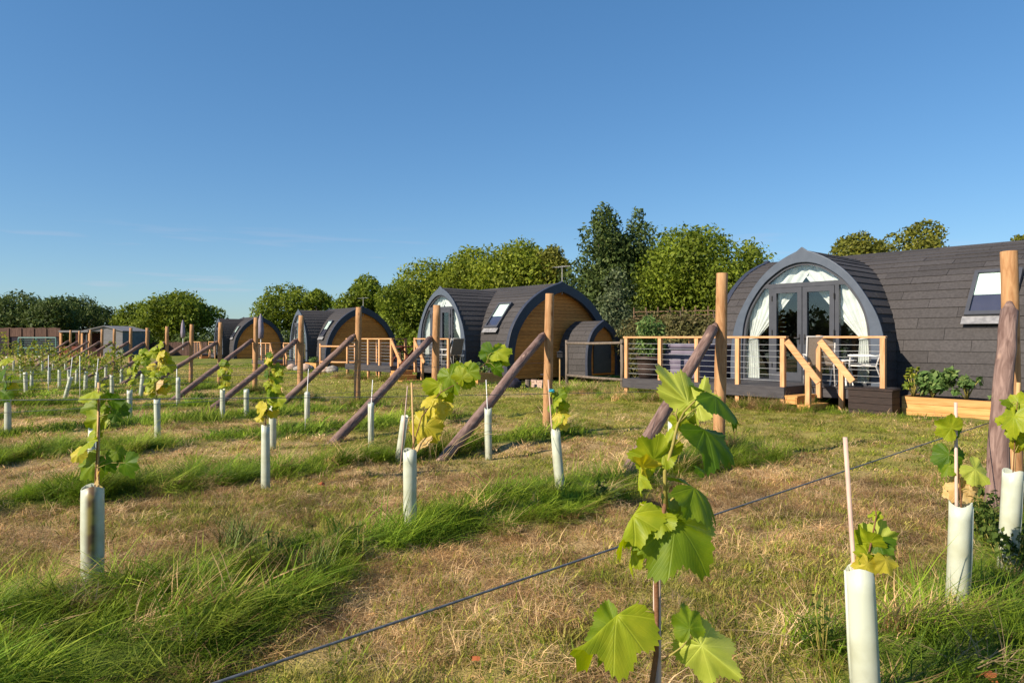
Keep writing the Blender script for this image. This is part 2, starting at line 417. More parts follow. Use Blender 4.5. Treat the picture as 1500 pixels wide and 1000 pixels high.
def mat_foliage(name, c1, c2, c3, trans=0.28):
    m, nt, b = new_mat(name)
    N, L = nt.nodes, nt.links
    ge = N.new("ShaderNodeNewGeometry")
    rp = N.new("ShaderNodeValToRGB")
    rp.color_ramp.elements[0].color = (*c1, 1); rp.color_ramp.elements[1].color = (*c3, 1)
    e = rp.color_ramp.elements.new(0.55); e.color = (*c2, 1)
    L.new(ge.outputs['Random Per Island'], rp.inputs[0])
    tc = N.new("ShaderNodeTexCoord")
    nz = N.new("ShaderNodeTexNoise"); nz.inputs['Scale'].default_value = 0.55; nz.inputs['Detail'].default_value = 3
    L.new(tc.outputs['Object'], nz.inputs['Vector'])
    mr = N.new("ShaderNodeMapRange"); mr.inputs[1].default_value = 0.3; mr.inputs[2].default_value = 0.7; mr.inputs[3].default_value = 0.72; mr.inputs[4].default_value = 1.3
    L.new(nz.outputs['Fac'], mr.inputs[0])
    hs = N.new("ShaderNodeHueSaturation"); L.new(mr.outputs[0], hs.inputs['Value']); L.new(rp.outputs[0], hs.inputs['Color'])
    L.new(hs.outputs[0], b.inputs['Base Color'])
    b.inputs['Roughness'].default_value = 0.6
    b.inputs['Specular IOR Level'].default_value = 0.2
    tl = N.new("ShaderNodeBsdfTranslucent"); L.new(hs.outputs[0], tl.inputs[0])
    ms = N.new("ShaderNodeMixShader"); ms.inputs[0].default_value = trans
    L.new(b.outputs[0], ms.inputs[1]); L.new(tl.outputs[0], ms.inputs[2])
    L.new(ms.outputs[0], N['Material Output'].inputs[0])
    return m
F_BRIGHT = mat_foliage("foliage_bright", (0.10, 0.14, 0.012), (0.19, 0.235, 0.018), (0.28, 0.31, 0.030), 0.42)
F_MID = mat_foliage("foliage_mid", (0.075, 0.115, 0.010), (0.15, 0.20, 0.016), (0.22, 0.265, 0.026), 0.40)
F_DARK = mat_foliage("foliage_dark", (0.040, 0.068, 0.016), (0.075, 0.110, 0.026), (0.12, 0.16, 0.04), 0.32)
F_GREY = mat_foliage("foliage_grey_green", (0.06, 0.085, 0.04), (0.10, 0.13, 0.06), (0.16, 0.185, 0.09), 0.25)
F_OLIVE = mat_foliage("foliage_olive", (0.08, 0.095, 0.014), (0.16, 0.17, 0.022), (0.25, 0.24, 0.04), 0.36)
F_REED = mat_foliage("foliage_straw_mix", (0.07, 0.065, 0.022), (0.125, 0.125, 0.04), (0.20, 0.165, 0.07))
F_VINE = mat_foliage("foliage_far_vine", (0.12, 0.19, 0.022), (0.25, 0.31, 0.035), (0.42, 0.38, 0.045), 0.4)
F_SQUASH = mat_foliage("foliage_bed_plants", (0.07, 0.14, 0.03), (0.13, 0.22, 0.06), (0.24, 0.32, 0.10), 0.35)

def mat_grass(name):
    m, nt, b = new_mat(name)
    N, L = nt.nodes, nt.links
    at = N.new("ShaderNodeAttribute"); at.attribute_type = 'INSTANCER'; at.attribute_name = 'tint'
    ge = N.new("ShaderNodeNewGeometry")
    mr = N.new("ShaderNodeMapRange"); mr.inputs[3].default_value = 0.6; mr.inputs[4].default_value = 1.45
    L.new(ge.outputs['Random Per Island'], mr.inputs[0])
    hs = N.new("ShaderNodeHueSaturation"); L.new(at.outputs['Color'], hs.inputs['Color']); L.new(mr.outputs[0], hs.inputs['Value'])
    L.new(hs.outputs[0], b.inputs['Base Color'])
    b.inputs['Roughness'].default_value = 0.6
    b.inputs['Specular IOR Level'].default_value = 0.2
    tl = N.new("ShaderNodeBsdfTranslucent"); L.new(hs.outputs[0], tl.inputs[0])
    ms = N.new("ShaderNodeMixShader"); ms.inputs[0].default_value = 0.42
    L.new(b.outputs[0], ms.inputs[1]); L.new(tl.outputs[0], ms.inputs[2])
    L.new(ms.outputs[0], N['Material Output'].inputs[0])
    return m
M_GRASS = mat_grass("grass_blade")

# ------------------------------------------------------------------ mesh helpers
class MB:
    def __init__(s):
        s.v, s.f = [], []
    def add(s, vs, fs):
        n = len(s.v)
        s.v += [tuple(x) for x in vs]
        s.f += [tuple(i + n for i in f) for f in fs]
        return s
    def box(s, x0, x1, y0, y1, z0, z1):
        return s.add([(x0, y0, z0), (x1, y0, z0), (x1, y1, z0), (x0, y1, z0), (x0, y0, z1), (x1, y0, z1), (x1, y1, z1), (x0, y1, z1)],
                     [(0, 3, 2, 1), (4, 5, 6, 7), (0, 1, 5, 4), (1, 2, 6, 5), (2, 3, 7, 6), (3, 0, 4, 7)])
    def bar(s, p, q, w, h=None, up=Vector((0, 0, 1))):
        """square bar from p to q, w across, h deep along up"""
        p, q = Vector(p), Vector(q)
        h = h or w
        d = (q - p).normalized()
        if abs(d.dot(up)) > 0.99:
            up = Vector((0, 1, 0))
        r = d.cross(up).normalized()
        u2 = r.cross(d)
        vs = []
        for c in (p, q):
            for a, b in ((-1, -1), (1, -1), (1, 1), (-1, 1)):
                vs.append(c + r * (a * w / 2) + u2 * (b * h / 2))
        return s.add(vs, [(3, 2, 1, 0), (4, 5, 6, 7), (0, 1, 5, 4), (1, 2, 6, 5), (2, 3, 7, 6), (3, 0, 4, 7)])
    def tube(s, pts, radii, n=8, caps=True):
        pts = [Vector(p) for p in pts]
        if not hasattr(radii, '__len__'):
            radii = [radii] * len(pts)
        base = len(s.v)
        ref = None
        for i, p in enumerate(pts):
            d = (pts[min(i + 1, len(pts) - 1)] - pts[max(i - 1, 0)]).normalized()
            if ref is None:
                ref = Vector((1, 0, 0)) if abs(d.x) < 0.8 else Vector((0, 1, 0))
            r = (ref - d * ref.dot(d)).normalized()
            ref = r
            t = d.cross(r)
            for k in range(n):
                a = 2 * math.pi * k / n
                s.v.append(tuple(p + (r * math.cos(a) + t * math.sin(a)) * radii[i]))
        for i in range(len(pts) - 1):
            for k in range(n):
                k2 = (k + 1) % n
                s.f.append((base + i * n + k, base + i * n + k2, base + (i + 1) * n + k2, base + (i + 1) * n + k))
        if caps:
            s.f.append(tuple(base + k for k in reversed(range(n))))
            s.f.append(tuple(base + (len(pts) - 1) * n + k for k in range(n)))
        return s
    def lathe(s, prof, n=24, c=(0, 0, 0)):
        base = len(s.v)
        for r, z in prof:
            for k in range(n):
                a = 2 * math.pi * k / n
                s.v.append((c[0] + r * math.cos(a), c[1] + r * math.sin(a), c[2] + z))
        for i in range(len(prof) - 1):
            for k in range(n):
                k2 = (k + 1) % n
                s.f.append((base + i * n + k, base + i * n + k2, base + (i + 1) * n + k2, base + (i + 1) * n + k))
        return s
    def mesh(s, name, m=None, smooth=False):
        me = bpy.data.meshes.new(name)
        me.from_pydata(s.v, [], s.f)
        if m:
            me.materials.append(m)
        if smooth:
            me.polygons.foreach_set('use_smooth', [True] * len(me.polygons))
        me.update()
        return me

def link(name, me, parent=None, loc=(0, 0, 0), rot=(0, 0, 0)):
    o = bpy.data.objects.new(name, me)
    COL.objects.link(o)
    o.location = loc
    o.rotation_euler = rot
    if parent:
        o.parent = parent
    return o

def part(name, mb, m, parent, smooth=False, label=None, loc=(0, 0, 0), rot=(0, 0, 0), bevel=0):
    o = link(name, mb.mesh(name, m, smooth), parent, loc, rot)
    if label:
        o['label'] = label
    if bevel:
        bv = o.modifiers.new("bevel", 'BEVEL')
        bv.width = bevel
        bv.segments = 2
        bv.limit_method = 'ANGLE'
    return o

def tag(o, label, cat, group=None):
    o['label'] = label
    o['category'] = cat
    if group:
        o['group'] = group
    return o

def thing(name, label, cat, loc, rz=0.0, group=None):
    o = bpy.data.objects.new(name, None)
    o.empty_display_size = 0.2
    COL.objects.link(o)
    o.location = loc
    o.rotation_euler = (0, 0, rz)
    return tag(o, label, cat, group)

def copy_tree(o, parent=None):
    c = o.copy()
    COL.objects.link(c)
    c.parent = parent
    for ch in list(o.children):
        copy_tree(ch, c)
    return c

def np_mesh(name, verts, faces_n, idx, m):
    """fast mesh of equal faces: idx (F, faces_n)"""
    me = bpy.data.meshes.new(name)
    nv, nf = len(verts), len(idx)
    me.vertices.add(nv)
    me.vertices.foreach_set('co', np.asarray(verts, np.float32).ravel())
    me.loops.add(nf * faces_n)
    me.loops.foreach_set('vertex_index', np.asarray(idx, np.int32).ravel())
    me.polygons.add(nf)
    me.polygons.foreach_set('loop_start', np.arange(0, nf * faces_n, faces_n, dtype=np.int32))
    me.polygons.foreach_set('loop_total', np.full(nf, faces_n, np.int32))
    me.materials.append(m)
    me.update(calc_edges=True)
    me.validate()
    return me

# ------------------------------------------------------------------ smooth noise for the ground
_gr = np.random.default_rng(3).random((256, 256))
def vnoise(x, y):
    x = np.asarray(x, float); y = np.asarray(y, float)
    xi, yi = np.floor(x).astype(int), np.floor(y).astype(int)
    fx, fy = x - xi, y - yi
    fx, fy = fx * fx * (3 - 2 * fx), fy * fy * (3 - 2 * fy)
    a = _gr[xi & 255, yi & 255]; b = _gr[(xi + 1) & 255, yi & 255]
    c = _gr[xi & 255, (yi + 1) & 255]; d = _gr[(xi + 1) & 255, (yi + 1) & 255]
    return a + (b - a) * fx + (c - a) * fy + (a - b - c + d) * fx * fy

A0, DA, BP = 4.43, 2.90, 7.09
def row_a(k, b):
    return A0 + DA * k + (-0.15 if k == -1 else 0.0) - (0.10 if k == -1 else 0.05) * (BP - b)

def row_dist(x, y):
    """distance to the nearest vine row, and where along the row"""
    a, b = AB(x, y)
    best = np.full(np.shape(a), 99.0)
    for k in range(-1, 16):
        best = np.minimum(best, np.abs(a - row_a(k, b)))
    # the rows end at the posts
    best = np.where(b > BP + 0.5, 99.0, best)
    return best, b

def strip(x, y):
    """1 on the long grass along the vine rows, 0 on the mown strips"""
    d, b = row_dist(x + UX * .14, y + UY * .14)
    a, _b = AB(x, y)
    d0 = row_a(0, b) - a
    near = np.clip((2.3 - b) / 1.5, 0, 1) * (0.85 + 0.4 * (vnoise(x * 1.1, y * 1.1 + 4) - .5))
    d = np.where((d0 > 0) & (d0 < 1.5) & (b < 2.6), np.minimum(d, np.maximum(0.0, d0 - near)), d)
    wdt = 0.40 + 0.45 * (vnoise(x * 1.3 + 5, y * 1.3) - 0.5) + 0.25 * (vnoise(x * 4, y * 4 + 9) - 0.5)
    return np.clip((wdt - d) / 0.16, 0, 1)

def ground_z(x, y):
    s = strip(x, y)
    return gz(x, y) + 0.05 * s + 0.05 * (vnoise(x * 0.9, y * 0.9) - 0.5) + 0.04 * (vnoise(x * 4.3, y * 4.3) - 0.5) + 0.05 * (vnoise(x * 1.9 + 7, y * 1.9) - 0.5) * np.clip((14 - np.abs(y)) / 4, 0, 1)

# ------------------------------------------------------------------ ground sheet
def mat_ground():
    m, nt, b = new_mat("field_ground")
    N, L = nt.nodes, nt.links
    tc = N.new("ShaderNodeTexCoord")
    def noise(s, det=5, st=(1, 1, 1), rot=0.0):
        mp = N.new("ShaderNodeMapping"); mp.inputs['Scale'].default_value = st; mp.inputs['Rotation'].default_value = (0, 0, rot)
        L.new(tc.outputs['Object'], mp.inputs[0])
        n = N.new("ShaderNodeTexNoise"); n.inputs['Scale'].default_value = s; n.inputs['Detail'].default_value = det
        L.new(mp.outputs[0], n.inputs['Vector'])
        return n.outputs['Fac']
    def ramp(f, p0, p1, c0, c1):
        r = N.new("ShaderNodeValToRGB")
        r.color_ramp.elements[0].position = p0; r.color_ramp.elements[1].position = p1
        r.color_ramp.elements[0].color = (*c0, 1); r.color_ramp.elements[1].color = (*c1, 1)
        L.new(f, r.inputs[0]); return r.outputs[0]
    def mixc(f, a, bb):
        x = N.new("ShaderNodeMix"); x.data_type = 'RGBA'
        L.new(f, x.inputs['Factor']); L.new(a, x.inputs['A']); L.new(bb, x.inputs['B']); return x.outputs['Result']
    hay = ramp(noise(55, 8, (1, 0.35, 1), 0.72), 0.3, 0.7, (0.24, 0.155, 0.07), (0.56, 0.40, 0.195))
    lawn = ramp(noise(38, 8), 0.3, 0.7, (0.15, 0.17, 0.024), (0.32, 0.28, 0.07))
    green = ramp(noise(38, 8), 0.3, 0.7, (0.05, 0.085, 0.012), (0.13, 0.165, 0.028))
    at = N.new("ShaderNodeVertexColor"); at.layer_name = 'cover'
    sp = N.new("ShaderNodeSeparateColor"); L.new(at.outputs[0], sp.inputs[0])
    c = mixc(sp.outputs[0], hay, lawn)
    c = mixc(sp.outputs[1], c, green)
    L.new(c, b.inputs['Base Color'])
    b.inputs['Roughness'].default_value = 0.95
    b.inputs['Specular IOR Level'].default_value = 0.1
    bp = N.new("ShaderNodeBump"); bp.inputs['Strength'].default_value = 0.7; bp.inputs['Distance'].default_value = 0.03
    L.new(noise(70, 8), bp.inputs['Height']); L.new(bp.outputs[0], b.inputs['Normal'])
    return m

def cover(x, y):
    """how much lawn (else hay) and how much lush green"""
    a, b = AB(x, y)
    n1 = vnoise(x * 0.55 + 11, y * 0.55 + 3) * 0.6 + vnoise(x * 1.9, y * 1.9) * 0.4
    lawn = np.clip((n1 - 0.50) / 0.22, 0, 1) * 0.7
    lawn = np.maximum(lawn, np.clip((3.3 - a) / .6, 0, 1) * np.clip((n1 - .22) / .3, .25, .9) * np.clip((6 - b) / 2, 0, 1))
    out = np.clip((b - 6.6) / 1.8, 0, 1)
    lawn = np.maximum(lawn, out * np.clip(0.62 + 1.2 * (n1 - 0.35), 0, 1))
    lush = strip(x, y)
    # unmown fringe under the decks and cabins
    fr = np.clip((b - 13.1) / .4, 0, 1) * (0.2 + 0.8 * vnoise(x * 1.1 + 40, y * 1.1))
    lush = np.maximum(lush, np.clip(fr, 0, 0.9))
    return lawn, lush

def make_ground():
    ys = np.concatenate([np.arange(-60, 0, 6.0), np.arange(0, 14, 0.12), np.arange(14, 40, 0.4), np.arange(40, 130, 4.0), np.arange(130, 900, 60.0)])
    t = np.linspace(-1, 1, 221)
    xs = np.sign(t) * (np.abs(t) ** 2.0)
    V, Fc = [], []
    nx = len(xs)
    X = xs[None, :] * (16 + 1.2 * np.abs(ys)[:, None])
    Y = np.repeat(ys[:, None], nx, 1)
    Z = ground_z(X, Y)
    verts = np.stack([X, Y, Z], -1).reshape(-1, 3)
    i = np.arange(len(ys) - 1)[:, None] * nx + np.arange(nx - 1)[None, :]
    idx = np.stack([i, i + 1, i + nx + 1, i + nx], -1).reshape(-1, 4)
    me = np_mesh("ground", verts, 4, idx, mat_ground())
    lawn, lush = cover(X, Y)
    col = np.ones((verts.shape[0], 4), np.float32)
    col[:, 0] = lawn.ravel(); col[:, 1] = lush.ravel(); col[:, 2] = 0
    ca = me.color_attributes.new('cover', 'FLOAT_COLOR', 'POINT')
    ca.data.foreach_set('color', col.ravel())
    me.polygons.foreach_set('use_smooth', np.ones(len(me.polygons), bool))
    o = link("ground", me)
    o['kind'] = 'structure'
    o['label'] = 'dry mown field with strips of long green grass along the vine rows'
make_ground()

# ------------------------------------------------------------------ trees and hedges
def leaf_cloud(centers, radii, n, size, up=0.0, flat=1.0, seed=0, surf=0.55):
    """n leaf-sized quads spread through clumps"""
    r = np.random.default_rng(seed)
    centers = np.asarray(centers, float); radii = np.asarray(radii, float)
    w = radii ** 2; w /= w.sum()
    ci = r.choice(len(centers), n, p=w)
    d = r.normal(size=(n, 3)); d /= np.linalg.norm(d, axis=1)[:, None]
    rad = surf + (1 - surf) * r.random(n) ** 0.5
    rad *= 0.85 + 0.35 * r.random(n)
    p = centers[ci] + d * (radii[ci] * rad)[:, None] * np.array([1, 1, flat])
    nrm = d * 0.7 + r.normal(size=(n, 3)) * 0.7 + np.array([0, 0, up])
    nrm /= np.linalg.norm(nrm, axis=1)[:, None]
    t = np.cross(nrm, r.normal(size=(n, 3))); t /= np.linalg.norm(t, axis=1)[:, None]
    b = np.cross(nrm, t)
    s = size * (0.6 + 0.8 * r.random(n))[:, None]
    q = np.stack([p - t * s * 0.9, p - b * s * 0.42 + nrm * s * 0.12, p + t * s * 0.9, p + b * s * 0.42 + nrm * s * 0.12], 1)
    idx = np.arange(n * 4).reshape(n, 4)
    return q.reshape(-1, 3), idx

def tree(name, label, group, px, Y, top, width, mtl, shape='round', n=6000, base_frac=0.12, seed=1, leaf=0.17, trunk_r=0.22, dark_core=True):
    """top: image row of the tip, width: image pixels across"""
    r = random.Random(seed)
    width *= 1.32
    base = G(px, Y)
    H = CAM_H + (HOR - top) / F * Y - base.z
    Rw = width / F * Y / 2
    t = thing(name, label, 'tree', base, 0, group)
    cs, rs = [], []
    z0 = H * base_frac
    if shape == 'column':
        m = 44
        for i in range(m):
            f = i / (m - 1)
            wr = Rw * (1.0 - 0.74 * f ** 2.0) * (0.65 + 0.7 * r.random())
            a = r.random() * 6.28
            rr = wr * 0.75 * r.random()
            cr = max(0.35, wr * (0.4 + 0.3 * r.random()))
            z = z0 + (H - z0 - cr * 1.1) * f
            cs.append((rr * math.cos(a), rr * math.sin(a), z)); rs.append(cr)
    else:
        m = 24 if shape == 'round' else 17
        ch = (H - z0) / 2
        for i in range(m):
            cr = Rw * (0.26 + 0.2 * r.random()) if shape == 'round' else Rw * (0.2 + 0.22 * r.random())
            while True:
                v = Vector((r.uniform(-1, 1), r.uniform(-1, 1), r.uniform(-1, 1)))
                if 0.45 < v.length < 1.0:
                    break
            kx = (Rw - cr * 0.9); kz = max(0.3, ch - cr * 0.9)
            squash = 1.0 - 0.25 * max(0, v.z)
            cs.append((v.x * kx * squash, v.y * kx * squash, z0 + ch + v.z * kz)); rs.append(cr)
        cs.append((0, 0, H - Rw * 0.33)); rs.append(Rw * 0.30)
    vs, idx = leaf_cloud(cs, rs, int(n * 1.6), leaf * .82, seed=seed, flat=0.9)
    link("crown", np_mesh("crown", vs, 4, idx, mtl), t)
    mb = MB()
    tr = trunk_r
    mb.tube([(0, 0, -0.1), (0.03, 0, z0 * 0.6), (0, 0.05, z0 + (H - z0) * 0.35), (0.05, 0, H * 0.8)], [tr, tr * 0.8, tr * 0.5, tr * 0.12], 8)
    for i in range(9):
        c = Vector(cs[r.randrange(len(cs))])
        z = z0 * 0.8 + (H - z0) * 0.4 * r.random()
        mb.tube([(0, 0, z), (c.x * 0.5, c.y * 0.5, (z + c.z) / 2 + 0.2), c], [tr * 0.4, tr * 0.25, tr * 0.08], 5)
    part("trunk", mb, M_BARK, t, True)
    return t

def hedge(name, label, p, q, h, depth, mtl, n, seed, leaf=0.15, group=None, cat='hedge'):
    """a run of bushes from ground point p to q"""
    r = random.Random(seed)
    p, q = Vector(p), Vector(q)
    t = thing(name, label, cat, p, 0, group)
    L = (q - p).length
    cs, rs = [], []
    m = int(L / 0.9) + 2
    for i in range(m * 2):
        f = r.random()
        c = (q - p) * f
        hh = h * (0.72 + 0.4 * vnoise(f * L * 0.5, seed * 3.3))
        cr = 0.35 * h * (0.6 + 0.5 * r.random())
        cs.append((c.x + r.uniform(-1, 1) * depth / 2, c.y + r.uniform(-1, 1) * depth / 2, max(cr * 0.6, (float(hh) - cr) * r.random() ** 0.5)))
        rs.append(cr)
    vs, idx = leaf_cloud(cs, rs, n, leaf, seed=seed)
    link("foliage", np_mesh("foliage", vs, 4, idx, mtl), t)
    for i in range(max(3, int(L / 2.5))):
        c = (q - p) * ((i + 0.5) / max(3, int(L / 2.5)))
        mb = MB().tube([(c.x, c.y, -0.1), (c.x + 0.1, c.y, h * 0.5), (c.x + r.uniform(-.3, .3), c.y, h * 0.8)], [0.07, 0.05, 0.02], 5)
        part("stem", mb, M_BARK, t, True)
    return t

TB = 'trees behind the cabins'
tree('poplar_tree', 'tall dark spire tree, highest in the picture, behind the gap between the two nearest cabins', TB, 888, 46, 296, 128, F_DARK, 'column', 20000, 0.06, 11, 0.19)
tree('poplar_tree', 'second, slightly lower dark spire leaning out right of the tallest tree', TB, 936, 47, 303, 108, F_DARK, 'column', 13000, 0.10, 12, 0.19)
tree('willow_tree', 'grey green weeping tree at the foot of the tallest dark tree', TB, 905, 40, 388, 84, F_GREY, 'column', 8000, 0.04, 13, 0.14)
tree('round_tree', 'broad round green tree between the tallest dark tree and the nearest cabin', TB, 1034, 42, 325, 192, F_MID, 'round', 26000, 0.08, 14, 0.17)
tree('round_tree', 'green tree half hidden by the left slope of the nearest cabin roof', TB, 1100, 45, 352, 70, F_BRIGHT, 'round', 5000, 0.1, 33, 0.17)
tree('broad_tree', 'low leafy tree over the nearest cabin roof, just right of its gable', TB, 1258, 44, 336, 112, F_OLIVE, 'irregular', 7000, 0.1, 15, 0.19)
tree('broad_tree', 'taller leafy tree over the middle of the nearest cabin roof', TB, 1358, 46, 318, 122, F_OLIVE, 'round', 12000, 0.1, 16, 0.19)
tree('broad_tree', 'low tree between the two leafy trees over the nearest cabin roof', TB, 1310, 47, 337, 104, F_OLIVE, 'round', 8000, 0.1, 34, 0.19)
tree('broad_tree', 'tree whose tip shows above the nearest cabin roof at the right edge', TB, 1495, 48, 342, 60, F_OLIVE, 'irregular', 3000, 0.1, 17, 0.19)
tree('broad_tree', 'bright green tree directly behind the second cabin roof', TB, 762, 52, 343, 155, F_BRIGHT, 'round', 17000, 0.07, 18, 0.20)
tree('broad_tree', 'bright green tree just left of the second cabin gable peak', TB, 694, 55, 358, 130, F_BRIGHT, 'round', 12000, 0.07, 19, 0.20)
tree('broad_tree', 'sloping green tree behind the left edge of the second cabin', TB, 632, 56, 373, 128, F_BRIGHT, 'round', 12000, 0.06, 20, 0.20)
tree('broad_tree', 'bushy tree between the second and third cabins', TB, 585, 52, 404, 90, F_MID, 'round', 7000, 0.04, 21, 0.19)
tree('broad_tree', 'tree with yellowing top tucked left of the tall dark tree', TB, 812, 50, 356, 64, F_OLIVE, 'round', 6000, 0.06, 22, 0.19)
tree('dark_round_tree', 'green tree standing above the third cabin roof', TB, 538, 62, 398, 84, F_MID, 'round', 7000, 0.1, 23, 0.22)
tree('dark_round_tree', 'airy tree to the left of the third cabin roof', TB, 422, 74, 412, 92, F_MID, 'irregular', 6500, 0.1, 24, 0.23)
tree('dark_round_tree', 'smaller dense tree touching the left of the third cabin gable', TB, 466, 72, 421, 50, F_MID, 'round', 4000, 0.1, 25, 0.23)
TL = 'trees along the far left boundary'
tree('boundary_tree', 'large round tree left of the farthest cabin', TL, 264, 80, 421, 100, F_MID, 'round', 9500, 0.06, 26, 0.27)
tree('boundary_tree', 'smaller tree between the grey shed and the large round tree', TL, 200, 84, 440, 62, F_MID, 'round', 5000, 0.06, 27, 0.26)
tree('boundary_tree', 'dark mass of tree over the brown fence at the left edge', TL, 28, 78, 421, 130, F_DARK, 'round', 10000, 0.05, 28, 0.25)
tree('boundary_tree', 'thin airy tree behind the grey shed', TL, 122, 86, 429, 96, F_DARK, 'irregular', 6000, 0.05, 29, 0.24)
tree('boundary_tree', 'dark tree between the left edge tree and the airy one', TL, 80, 76, 432, 70, F_DARK, 'round', 5000, 0.05, 31, 0.25)
tree('young_tree', 'small pointed young tree in front of the brown fence right of the shed', TL, 205, 66, 466, 34, F_BRIGHT, 'column', 2500, 0.28, 30, 0.16, 0.06)

hedge('hedge', 'dark scrub under the trees behind the brown fence at far left', G(-40, 74), G(240, 84), 3.2, 2.0, F_DARK, 9000, 41, 0.25)
hedge('hedge', 'dark hedge behind the farthest cabin', G(250, 76), G(480, 66), 2.6, 2.0, F_DARK, 7000, 42, 0.22)
hedge('hedge', 'green hedge behind the second and third cabins', G(480, 54), G(800, 44), 3.0, 2.0, F_MID, 12000, 43, 0.17)
hedge('hedge', 'shaded hedge behind the small timber pod and wattle fence', G(800, 36), G(1110, 34), 2.4, 1.6, F_MID, 9000, 44, 0.13)
hedge('hedge', 'hedge hidden mostly behind the nearest cabin', G(1110, 38), G(1560, 40), 3.2, 1.8, F_OLIVE, 8000, 45, 0.16)
# the boundary that the door glass mirrors stands left of and behind the camera
hedge('hedge', 'field hedge out of frame mirrored in the cabin doors', (-46, -22, 0), (-40, 24, 0), 3.7, 2.0, F_DARK, 26000, 46, 0.26)

# ------------------------------------------------------------------ profiles of the pods
def resample(pts, step):
    pts = [Vector((p[0], 0, p[1])) for p in pts]
    # Catmull-Rom through the points, then even spacing
    dense = []
    for i in range(len(pts) - 1):
        p0 = pts[max(i - 1, 0)]; p1 = pts[i]; p2 = pts[i + 1]; p3 = pts[min(i + 2, len(pts) - 1)]
        for j in range(12):
            t = j / 12
            dense.append(0.5 * ((2 * p1) + (p2 - p0) * t + (2 * p0 - 5 * p1 + 4 * p2 - p3) * t * t + (3 * p1 - p0 - 3 * p2 + p3) * t ** 3))
    dense.append(pts[-1])
    d = [0.0]
    for i in range(1, len(dense)):
        d.append(d[-1] + (dense[i] - dense[i - 1]).length)
    n = max(2, round(d[-1] / step))
    out, j = [], 0
    for i in range(n + 1):
        s = d[-1] * i / n
        while j < len(d) - 2 and d[j + 1] < s:
            j += 1
        f = (s - d[j]) / max(1e-9, d[j + 1] - d[j])
        q = dense[j].lerp(dense[j + 1], min(1, max(0, f)))
        out.append((q.x, q.z))
    return out
# half profiles, bottom to ridge: (distance from centre line, height)
MAIN_P = [(2.72, -0.05), (2.76, 0.5), (2.74, 0.95), (2.67, 1.35), (2.54, 1.76), (2.26, 2.22), (1.80, 2.72), (1.15, 3.16), (0.50, 3.43), (0.2, 3.52), (0.0, 3.59)]
PORCH_P = [(1.72, -0.05), (1.75, 0.5), (1.745, 0.95), (1.70, 1.45), (1.58, 1.88), (1.37, 2.28), (1.15, 2.61), (0.92, 2.87), (0.68, 3.07), (0.44, 3.22), (0.22, 3.32), (0.09, 3.37), (0.0, 3.42)]
SMALL_P = [(0.80, -0.05), (0.82, 0.4), (0.80, 0.8), (0.72, 1.15), (0.52, 1.48), (0.22, 1.70), (0.0, 1.82)]

INNER_P = [(1.47, -0.05), (1.50, 0.5), (1.50, 0.95), (1.485, 1.4), (1.43, 1.82), (1.27, 2.24), (0.93, 2.70), (0.50, 3.02), (0.20, 3.13), (0.0, 3.15)]

def prof_at(prof, z):
    for (x0, z0), (x1, z1) in zip(prof[:-1], prof[1:]):
        if z0 <= z <= z1:
            return x0 + (x1 - x0) * (z - z0) / max(1e-9, z1 - z0)
    return 0.0 if z > prof[-1][1] else prof[0][0]

def prof_normals(pr):
    out = []
    for i in range(len(pr)):
        a = pr[max(i - 1, 0)]; b = pr[min(i + 1, len(pr) - 1)]
        dx, dz = b[0] - a[0], b[1] - a[1]
        l = math.hypot(dx, dz) or 1
        out.append((dz / l, -dx / l))
    out = [(nx, nz) if nx >= -0.01 else (0, 1) for nx, nz in out]
    return out

def resample_n(pts, n):
    pr = resample(pts, 0.02)
    m = len(pr) - 1
    return [pr[round(i * m / n)] for i in range(n + 1)]

def inset(pr, d):
    nn = prof_normals(pr)
    q = [(max(0.0, p[0] - n[0] * d), p[1] - n[1] * d) for p, n in zip(pr, nn)]
    q[-1] = (0.0, pr[-1][1] - d * 1.12)
    return q

def arch_band(outer, inner, d0, d1, axis='y'):
    """flat arched band between two half profiles, mirrored, from depth d0 to d1"""
    def full(pr):
        L = [(-x, z) for x, z in pr]
        R = [(x, z) for x, z in reversed(pr[:-1])]
        return L + R
    o, i = full(outer), full(inner)
    n = len(o)
    mb = MB()
    vs = []
    for d in (d0, d1):
        for x, z in o:
            vs.append((x, d, z))
        for x, z in i:
            vs.append((x, d, z))
    fs = []
    for k in range(n - 1):
        a, b = k, k + 1
        fs.append((a, n + a, n + b, b))
        A = 2 * n
        fs.append((A + a, A + b, A + n + b, A + n + a))
        fs.append((a, b, A + b, A + a))
        fs.append((n + a, A + n + a, A + n + b, n + b))
    fs.append((0, 2 * n, 3 * n, n))
    fs.append((n - 1, 2 * n - 1, 4 * n - 1, 3 * n - 1))
    if axis == 'x':
        vs = [(y, x, z) for x, y, z in vs]
        fs = [tuple(reversed(f)) for f in fs]
    mb.add(vs, fs)
    return mb

def clip_poly_plate(pts, y0, y1):
    """plate from an outline in x-z, between two depths"""
    n = len(pts)
    mb = MB()
    mb.add([(x, y0, z) for x, z in pts] + [(x, y1, z) for x, z in pts],
           [tuple(range(n)), tuple(reversed(range(n, 2 * n)))] + [(i, i + n, (i + 1) % n + n, (i + 1) % n) for i in range(n)])
    return mb

RIDGE_Y = 3.40
PS = 1.0          # width of the porch against the nearest cabin's

